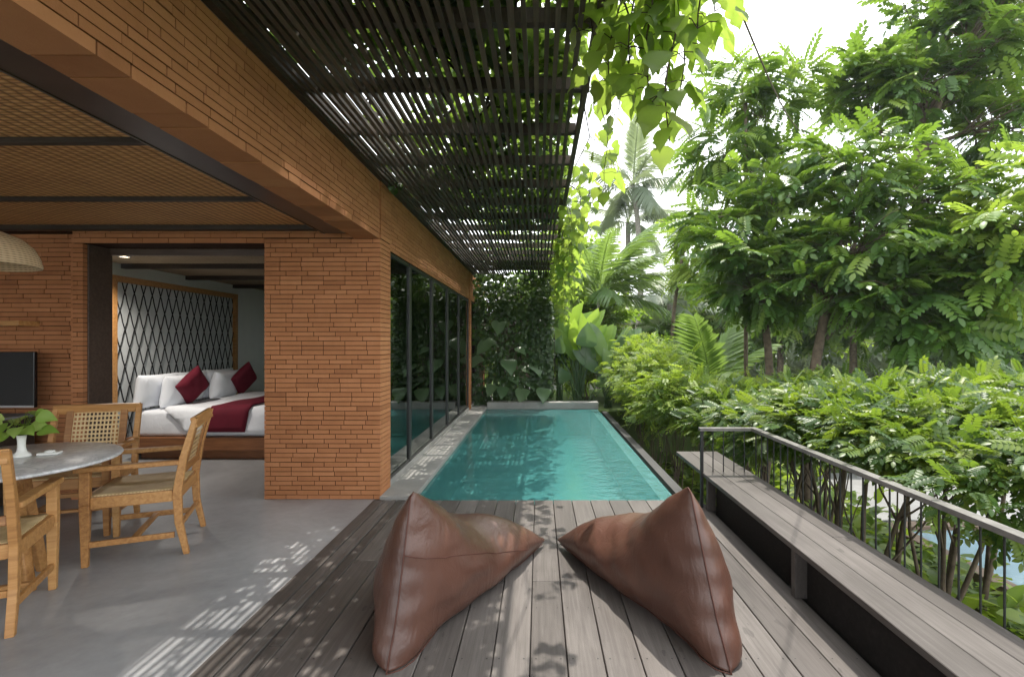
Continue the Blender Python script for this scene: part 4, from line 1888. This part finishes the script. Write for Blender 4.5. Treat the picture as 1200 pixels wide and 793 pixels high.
lv.put(LEAF_VINE, np.stack([xx_, yy_, zz_], 1), d_, u_, rng.uniform(.06, .12, m_), rng.uniform(0, .8, m_))
lv.build('foliage', M['leaf_dark'], cv)


# ------------------------------------------------------------------ broad-leaved plants behind the pool
def broad_plant(name, label, base, leaves, tmpl, mat, group=None, stem_r=.012):
    """leaves: (tip-of-stalk point, direction, up, length, tint) in world coordinates"""
    base = Vector(base)
    root = thing(name, label, 'plant', base, 0, group)
    mb = MB()
    lv = Leaves()
    for tip, d, up, L, t in leaves:
        tip = Vector(tip)
        b = base + Vector((random.uniform(-.08, .08), random.uniform(-.05, .05), 0))
        mid = b.lerp(tip, .55) + Vector((0, 0, .10 * (tip - b).length))
        mb.tube([b - base, b.lerp(mid, .6) - base, mid - base, tip - base], [stem_r * 1.2, stem_r, stem_r * .8, stem_r * .5], 6)
        lv.put(tmpl, [np.array(tip - base)], [np.array(d, float)], [np.array(up, float)], L, t)
    mb.build('stem', M['leaf_phil'], root, True)
    lv.build('foliage', mat, root)
    return root


# tall paddle-leaved clump
def paddle_clump(label, bx, by, n, zlo, zhi, spread, Lr, mat='leaf_paddle', tint=(.4, 1.0)):
    lst = []
    for i in range(n):
        a = 2.4 * i + random.uniform(-.4, .4)
        r = spread * (.15 + .85 * random.random())
        z = random.uniform(zlo, zhi)
        d = (math.cos(a) * .7, math.sin(a) * .35 - .1, random.uniform(.6, 1.3))
        up = (random.uniform(-.7, .7), -random.uniform(.9, 1.4), random.uniform(.2, .7))
        lst.append(((bx + math.cos(a) * r, by + math.sin(a) * r * .6, z), d, up, random.uniform(*Lr), random.uniform(*tint)))
    return broad_plant('paddle_leaf_plant', label, (bx, by, -.12), lst, LEAF_PADDLE, M[mat], 'paddle leaved plants behind the pool', .016)


paddle_clump('tall bright paddle leaved clump right of the vine screen', .95, 12.5, 22, .75, 1.45, .45, (.75, 1.15))
paddle_clump('low paddle leaved clump leaning over the hedge right of the screen', 1.65, 12.3, 14, .65, 1.1, .5, (.7, 1.0), 'leaf_phil', (.3, .9))
paddle_clump('narrow paddle leaved clump close behind the right end of the screen', .50, 12.7, 11, .9, 1.9, .25, (.7, 1.0))

# broad round leaves in front of the clump
lst = []
for px, py, L, t in ((655, 405, .55, .5), (690, 395, .75, .6), (716, 420, .6, .8), (668, 440, .5, .3), (705, 447, .5, .5), (735, 425, .5, .5), (640, 440, .45, .2)):
    c = P(px, py, 11.95)
    lst.append((c + Vector((random.uniform(-.1, .1), .1, -L * .3)), (random.uniform(-.5, .5), -.45, 1.0), (0, -1, .5), L * .75, t))
broad_plant('broad_leaf_plant', 'pale rounded broad leaves in front of the paddle leaved clump', (1.1, 12.1, -.12), lst, LEAF_HEART, M['leaf_phil'])
lst = []
for px, py, L, t, dx in ((584, 385, .5, .6, .2), (606, 415, .5, .5, .7), (628, 436, .55, .4, .5), (568, 430, .55, .7, -.7), (610, 462, .5, .5, .2), (636, 460, .5, .3, -.2), (577, 405, .75, .6, -.5), (592, 428, .5, .4, .5), (612, 440, .55, .8, .9), (575, 455, .62, .6, -.3), (600, 452, .5, .3, .4), (622, 452, .45, .4, .6), (590, 462, .4, .2, 0)):
    L *= random.uniform(.7, 1.25)
    dx += random.uniform(-.4, .4)
    c = P(px + random.uniform(-4, 4), py + random.uniform(-4, 4), random.uniform(11.25, 11.5))
    lst.append((c + Vector((0, .12, .14)), (dx, -.65, -.5), (dx * .3, -.7, 1.0), L * .68, min(1, t + .3)))
broad_plant('broad_leaf_plant', 'big heart shaped dark green leaves by the far corner of the villa', (-.85, 11.62, -.12), lst, LEAF_HEART, M['leaf_phil'])

# ------------------------------------------------------------------ hedge along the pool and railing
G = 'shrubs in the hedge outside the railing'
hed = [
    # x, y, centre z, radii, label
    (2.91, 2.75, 0.68, (.75, .62, 0.27), 'leafy hedge shrub nearest the camera behind the railing'),
    (2.76, 3.60, 0.70, (.68, .60, 0.29), 'second nearest hedge shrub behind the middle of the railing'),
    (3.51, 3.30, 0.78, (.75, .70, 0.27), 'bright hedge shrub standing outside the two nearest ones'),
    (2.76, 4.55, 0.68, (.68, .62, 0.31), 'hedge shrub behind the far third of the railing'),
    (3.66, 4.70, 0.76, (.85, .75, 0.33), 'wide hedge shrub behind the second row, above the lower pool'),
    (2.71, 5.60, 0.50, (.66, .66, 0.36), 'hedge shrub with a thick twisted stem beyond the railing corner'),
    (4.76, 5.60, 0.63, (1.1, .85, 0.39), 'outer hedge shrub with yellow green top at the right edge'),
    (2.66, 6.80, 0.33, (.62, .72, 0.46), 'hedge shrub beside the near half of the pool ledge'),
    (3.76, 7.00, 0.53, (.9, .8, 0.41), 'hedge shrub below the forked tree trunks'),
]
for i, (xq, yq, zc, rad, lab) in enumerate(hed):
    big = i in (0, 1, 2)
    shrub('hedge_shrub', lab, 'shrub', (xq + random.uniform(-.1, .1), yq, -1.6), (xq, yq, zc), rad, M['leaf_hedge'],
          PINNATE, .155 if big else .17, int(1500 * rad[0] * rad[1] / .42), 3, G, (.25, 1.0), .030, 'bark', .5, .12)
G2 = 'fine leaved bushes beside the pool'
fine = [
    (2.15, 8.10, .30, (.55, .75, .72), 'fine leaved yellow green bush beside the middle of the pool'),
    (2.20, 9.50, .45, (.62, .85, .85), 'fine leaved yellow green bush beside the far half of the pool'),
    (2.30, 11.0, .50, (.75, .85, .95), 'tall fine leaved bush beside the far right corner of the pool'),
    (3.30, 10.0, .10, (.85, .9, .60), 'fine leaved bush behind the pool bushes, left of the young palm'),
    (3.45, 8.50, .15, (.8, .8, .60), 'fine leaved bush right of the pool bushes, below the tree'),
]
for xq, yq, zc, rad, lab in fine:
    shrub('fine_leaf_bush', lab, 'bush', (xq, yq, -1.6), (xq, yq, zc), rad, M['leaf_fine'], SPRAY, .20, int(1500 * rad[0] * rad[2] / .5), 8, G2, (.15, 1.0), .012, 'bark', .4, .3)

shrub('dark_shrub', 'dark shrub standing close behind the left part of the bamboo screen', 'shrub', (-.95, 12.7, -.12), (-.95, 12.7, 1.3), (.75, .5, 1.3), M['leaf_dark'], LEAF_OVAL, .16, 2600, 6, 'shrubs behind the bamboo screen', (0, .8), .015)
shrub('dark_shrub', 'dark shrub standing close behind the right part of the bamboo screen', 'shrub', (.05, 12.8, -.12), (.05, 12.8, 1.4), (.7, .5, 1.4), M['leaf_dark'], LEAF_OVAL, .16, 2600, 6, 'shrubs behind the bamboo screen', (0, .8), .015)

shrub('garden_shrub', 'mid green shrub in the bed behind the paddle leaved clump', 'shrub', (1.2, 14.2, -.12), (1.2, 14.2, .85), (.8, .6, .8), M['leaf_young'], PINNATE_B, .34, 900, 6, 'shrubs filling the bed behind the pool', (.1, .9), .015, 'bark', .4, .3)
shrub('garden_shrub', 'mid green shrub in the bed between the pool corner and the young palm', 'shrub', (2.75, 13.2, -.12), (2.75, 13.2, .75), (.8, .6, .7), M['leaf_tree'], PINNATE_B, .34, 900, 6, 'shrubs filling the bed behind the pool', (.2, 1.0), .015, 'bark', .4, .3)

# ground cover below the hedge
lv = Leaves()
m_ = 5200
p_ = np.stack([rng.uniform(1.75, 5.4, m_), rng.uniform(1.0, 12, m_), np.full(m_, -1.58)], 1)
p_[:, 2] += rng.random(m_) ** 2 * .5
d_ = unit(np.stack([rng.normal(size=m_), rng.normal(size=m_), rng.uniform(.1, 1.0, m_)], 1))
lv.put(LEAF_OVAL, p_, d_, unit(np.array([0, 0, 1.0]) + rng.normal(size=(m_, 3)) * .3), rng.uniform(.12, .32, m_), rng.uniform(.2, 1, m_))
o = lv.build('ground_cover', M['leaf_fine'])
tag(o, 'bright low ground cover below the hedge', 'ground cover', None, 'stuff')

# ------------------------------------------------------------------ lower garden pool beyond the hedge
mb = MB()
mb.box(5.75, 10.2, 3.0, 8.1, -1.6, -1.55)
struct(mb.build('garden_pool_floor', M['blue_pool']))
mb = MB()
mb.add([(5.75, 3.0, -1.52), (10.2, 3.0, -1.52), (10.2, 8.1, -1.52), (5.75, 8.1, -1.52)], [(0, 1, 2, 3)])
M['water2'] = mat_water('garden_pool_water', (.9, .96, .97), .1, 6, (.45, .62, .72), .5)
struct(mb.build('garden_pool_water', M['water2']))
mb = MB()
mb.box(5.52, 5.745, 2.8, 8.3, -1.6, -1.46)
mb.box(5.745, 10.4, 8.105, 8.35, -1.6, -1.46)
struct(mb.build('garden_pool_edge', M['edge_stone'], bevel=.01))
mb = MB()
mb.box(5.5, 13, 8.5, 13.0, -1.6, -1.5)
struct(mb.build('garden_path', M['path']))

# ------------------------------------------------------------------ trees on the right
def L3(px, py, Y, rx, ry, rz, w=1.0):
    return (P(px, py, Y), (rx, ry, rz), w)


G = 'big compound leaved garden trees'
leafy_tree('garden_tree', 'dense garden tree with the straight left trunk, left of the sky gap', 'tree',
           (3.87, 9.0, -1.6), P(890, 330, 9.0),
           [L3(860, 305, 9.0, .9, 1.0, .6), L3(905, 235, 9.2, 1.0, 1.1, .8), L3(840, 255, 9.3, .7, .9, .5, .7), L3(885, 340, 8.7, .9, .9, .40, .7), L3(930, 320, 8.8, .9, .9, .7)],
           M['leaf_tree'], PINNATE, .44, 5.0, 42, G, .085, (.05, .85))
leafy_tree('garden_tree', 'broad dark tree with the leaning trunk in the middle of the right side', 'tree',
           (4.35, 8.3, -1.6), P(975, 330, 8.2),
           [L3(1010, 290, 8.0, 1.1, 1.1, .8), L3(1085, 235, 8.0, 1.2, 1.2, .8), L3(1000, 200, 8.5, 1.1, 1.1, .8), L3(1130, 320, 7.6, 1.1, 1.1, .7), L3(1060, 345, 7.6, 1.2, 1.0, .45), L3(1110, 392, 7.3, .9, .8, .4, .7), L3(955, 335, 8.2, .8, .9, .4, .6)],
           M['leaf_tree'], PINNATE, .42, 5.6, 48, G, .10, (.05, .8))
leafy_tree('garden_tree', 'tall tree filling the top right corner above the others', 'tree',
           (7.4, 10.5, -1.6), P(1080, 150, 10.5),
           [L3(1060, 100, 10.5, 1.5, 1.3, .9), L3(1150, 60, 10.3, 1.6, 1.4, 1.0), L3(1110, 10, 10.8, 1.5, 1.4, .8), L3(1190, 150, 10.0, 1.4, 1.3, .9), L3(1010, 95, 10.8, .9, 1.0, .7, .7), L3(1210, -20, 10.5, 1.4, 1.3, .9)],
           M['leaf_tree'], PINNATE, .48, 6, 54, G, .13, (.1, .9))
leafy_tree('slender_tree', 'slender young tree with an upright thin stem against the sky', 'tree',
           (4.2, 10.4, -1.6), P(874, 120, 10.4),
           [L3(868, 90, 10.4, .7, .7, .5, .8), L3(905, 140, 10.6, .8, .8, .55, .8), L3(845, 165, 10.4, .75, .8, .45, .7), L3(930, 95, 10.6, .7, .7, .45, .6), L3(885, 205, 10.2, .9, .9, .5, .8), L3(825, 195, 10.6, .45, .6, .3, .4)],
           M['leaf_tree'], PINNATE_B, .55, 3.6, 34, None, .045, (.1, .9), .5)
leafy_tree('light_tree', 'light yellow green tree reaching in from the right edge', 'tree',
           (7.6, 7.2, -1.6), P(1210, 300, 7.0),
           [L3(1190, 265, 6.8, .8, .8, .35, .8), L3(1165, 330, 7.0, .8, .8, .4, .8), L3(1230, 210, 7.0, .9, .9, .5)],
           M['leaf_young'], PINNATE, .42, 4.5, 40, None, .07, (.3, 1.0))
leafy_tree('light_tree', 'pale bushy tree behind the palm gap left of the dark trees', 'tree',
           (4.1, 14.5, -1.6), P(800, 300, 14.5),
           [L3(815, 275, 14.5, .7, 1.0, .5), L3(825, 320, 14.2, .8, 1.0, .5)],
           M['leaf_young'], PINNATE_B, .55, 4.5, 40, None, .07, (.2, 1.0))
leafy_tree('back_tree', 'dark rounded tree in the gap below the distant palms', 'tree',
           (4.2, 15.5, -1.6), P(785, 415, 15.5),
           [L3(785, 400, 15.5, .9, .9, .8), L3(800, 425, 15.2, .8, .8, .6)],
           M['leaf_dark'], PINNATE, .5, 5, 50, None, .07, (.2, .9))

# ------------------------------------------------------------------ palms
palm('areca_palm', 'feathery palm with arching fronds right behind the pergola end', (1.85, 16.6, -1.6), (1.9, 16.5, 2.9), 22, 3.0, M['leaf_palm'], FROND, .05, (.1, 1.35), None, (.3, 1.0))
palm('young_palm', 'young palm with an upright frond below the dark trees', (3.85, 11.8, -1.6), (3.9, 11.6, .35), 9, 1.9, M['leaf_palm'], FROND_S, .06, (.1, 1.45), None, (.2, .9))
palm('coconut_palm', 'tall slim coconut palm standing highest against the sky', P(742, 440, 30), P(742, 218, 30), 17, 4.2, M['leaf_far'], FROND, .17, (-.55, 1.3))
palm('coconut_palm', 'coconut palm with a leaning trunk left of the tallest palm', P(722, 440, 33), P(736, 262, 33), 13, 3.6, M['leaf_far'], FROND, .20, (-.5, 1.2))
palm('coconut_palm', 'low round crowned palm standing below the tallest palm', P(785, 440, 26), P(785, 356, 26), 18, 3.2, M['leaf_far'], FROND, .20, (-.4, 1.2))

# ------------------------------------------------------------------ far background trees
def far_tree(label, px, py, Y, r, h, mat, tint, group):
    b = P(px, 401, Y)
    base = (b.x, Y, -1.6)
    c = P(px, py, Y)
    lob = []
    for i in range(5):
        lob.append(((c.x + random.uniform(-.7, .7) * r, Y + random.uniform(-.5, .5) * r, c.z + random.uniform(-.5, .5) * h), (r * .65, r * .6, h * .55), 1.0))
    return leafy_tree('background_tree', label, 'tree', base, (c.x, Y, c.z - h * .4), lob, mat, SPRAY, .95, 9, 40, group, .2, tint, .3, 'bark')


G = 'trees beyond the garden'
far_tree('round far tree between the vine curtain and the tall palm', 668, 335, 24, 1.5, 2.4, M['leaf_young'], (0, .7), G)
far_tree('far tree behind the low round palm', 770, 392, 36, 4.5, 1.8, M['leaf_dark'], (.2, 1), G)
far_tree('far tree right of the low round palm', 840, 375, 34, 4.5, 2.4, M['leaf_dark'], (.2, 1), G)
far_tree('far tree behind the straight left trunk', 915, 360, 26, 4.2, 3.2, M['leaf_tree'], (.2, 1), G)
far_tree('far tree behind the leaning trunk', 1000, 350, 24, 4.0, 3.2, M['leaf_tree'], (.2, 1), G)
far_tree('far tree behind the yellow green hedge top', 1090, 340, 22, 4.0, 3.4, M['leaf_dark'], (.2, 1), G)
far_tree('far dark tree at the right edge of the view', 1190, 345, 20, 3.6, 3.4, M['leaf_dark'], (.2, 1), G)
far_tree('far tree behind the paddle leaved clump', 655, 380, 20, 2.6, 2.2, M['leaf_tree'], (.2, 1), G)
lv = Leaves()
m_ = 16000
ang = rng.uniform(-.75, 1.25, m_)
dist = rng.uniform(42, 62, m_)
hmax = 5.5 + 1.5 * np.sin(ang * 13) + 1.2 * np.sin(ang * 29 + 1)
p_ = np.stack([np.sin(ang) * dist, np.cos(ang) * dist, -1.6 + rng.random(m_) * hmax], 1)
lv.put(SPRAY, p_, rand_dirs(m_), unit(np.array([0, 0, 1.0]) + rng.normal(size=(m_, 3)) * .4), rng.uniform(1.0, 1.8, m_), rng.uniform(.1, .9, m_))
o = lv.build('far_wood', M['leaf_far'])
tag(o, 'distant wood closing the view beyond the gardens', 'wood', None, 'stuff')

# ------------------------------------------------------------------ neighbouring pavilions
def pavilion(label, c, w, d, h, rz):
    r = thing('pavilion', label, 'building', c, rz, 'small houses beyond the garden')
    mb = MB()
    mb.box(-w / 2, w / 2, -d / 2, d / 2, 0, h)
    mb.build('wall', M['white_wall'], r, bevel=.02)
    mb = MB()
    e = .5
    vs = [(-w / 2 - e, -d / 2 - e, h), (w / 2 + e, -d / 2 - e, h), (w / 2 + e, d / 2 + e, h), (-w / 2 - e, d / 2 + e, h),
          (-w / 4, 0, h + 1.3), (w / 4, 0, h + 1.3)]
    vs2 = [(x, y, z + .12) for x, y, z in vs]
    mb.add(vs2, [(0, 1, 5, 4), (1, 2, 5), (2, 3, 4, 5), (3, 0, 4)])
    mb.add([vs[0], vs[1], vs[2], vs[3]], [(0, 3, 2, 1)])
    mb.add([vs[0], vs[1], vs[2], vs[3], vs2[0], vs2[1], vs2[2], vs2[3]], [(0, 1, 5, 4), (1, 2, 6, 5), (2, 3, 7, 6), (3, 0, 4, 7)])
    mb.build('roof', M['roof'], r)
    for i in (-1, 0, 1):
        mb = MB()
        mb.box(i * w * .28 - .35, i * w * .28 + .35, -d / 2 - .04, -d / 2 + .02, .7, 2.0)
        mb.build('window', M['frame'], r)
    return r


pavilion('low white pavilion with brown roof glimpsed between the plant stems', (1.3, 20.5, -1.6), 4.2, 3.0, 1.75, 0)
pavilion('brown roofed house far off behind the low round palm', (4.8, 44, -1.6), 6, 5, 4.0, .2)

# ------------------------------------------------------------------ hazy air
mb = MB()
mb.box(-75, 95, -35, 90, -3.0, 24)
m, nt, out = new_mat('hazy_air')
pv = nt.nodes.new('ShaderNodeVolumePrincipled')
pv.inputs['Color'].default_value = (.9, .94, 1.0, 1)
pv.inputs['Density'].default_value = .0006
pv.inputs['Anisotropy'].default_value = .3
nt.links.new(pv.outputs[0], out.inputs['Volume'])
tag(mb.build('haze', m), 'pale humid air fading the distant palms', 'haze', None, 'stuff')

# ------------------------------------------------------------------ light, sky, camera
sun_dir = Vector((-.15, -.40, -1.0)).normalized()
sd = bpy.data.lights.new('sun', 'SUN')
sd.energy = 3.2
sd.angle = math.radians(.55)
sd.color = (1, .94, .85)
so = bpy.data.objects.new('sun', sd)
so.rotation_euler = sun_dir.to_track_quat('-Z', 'Y').to_euler()
link(so)
elev = math.asin(-sun_dir.z)
az = math.atan2(-sun_dir.x, -sun_dir.y)

w = bpy.data.worlds.new('World')
sc.world = w
w.use_nodes = True
nt = w.node_tree
nt.nodes.clear()
k = NT(nt)
out = nt.nodes.new('ShaderNodeOutputWorld')
bg = k.n('Background')
bg.inputs[1].default_value = .15
sky = k.n('TexSky')
sky.sky_type = 'NISHITA'
sky.sun_disc = False
sky.sun_elevation = elev
sky.sun_rotation = az
sky.air_density = 1.0
sky.dust_density = 3.0
tc = k.n('TexCoord')
mp = k.n('Mapping')
mp.inputs['Scale'].default_value = (1, 1, 2.2)
k.l(tc.outputs['Generated'], mp.inputs[0])
nz = k.noise(2.2, 6, .55, mp.outputs[0], .3)
fac = k.ramp(nz, [(.30, (.70, .70, .70)), (.55, (.97, .97, .97))])
cloud = k.mix(fac, sky.outputs[0], (11.5, 11.8, 12.0))
k.l(cloud, bg.inputs[0])
k.l(bg.outputs[0], out.inputs[0])

cam = bpy.data.cameras.new('camera')
cam.sensor_width = 36
cam.lens = 18.0
cam.shift_x = -32 / 1200
cam.shift_y = 4.5 / 1200
cam.clip_end = 500
co = bpy.data.objects.new('camera', cam)
co.location = (0, 0, H)
co.rotation_euler = (PI / 2, 0, 0)
link(co)
sc.camera = co

sc.render.resolution_x, sc.render.resolution_y = 1024, 676
sc.view_settings.view_transform = 'Standard'
sc.view_settings.look = 'None'
sc.view_settings.gamma = 1
sc.view_settings.use_curve_mapping = False
sc.view_settings.exposure = .96
cy = sc.cycles
cy.use_denoising = True
cy.max_bounces = 10
cy.diffuse_bounces = 5
cy.glossy_bounces = 4
cy.transmission_bounces = 6
cy.transparent_max_bounces = 16
cy.caustics_reflective = False
cy.caustics_refractive = False
cy.sample_clamp_indirect = 6
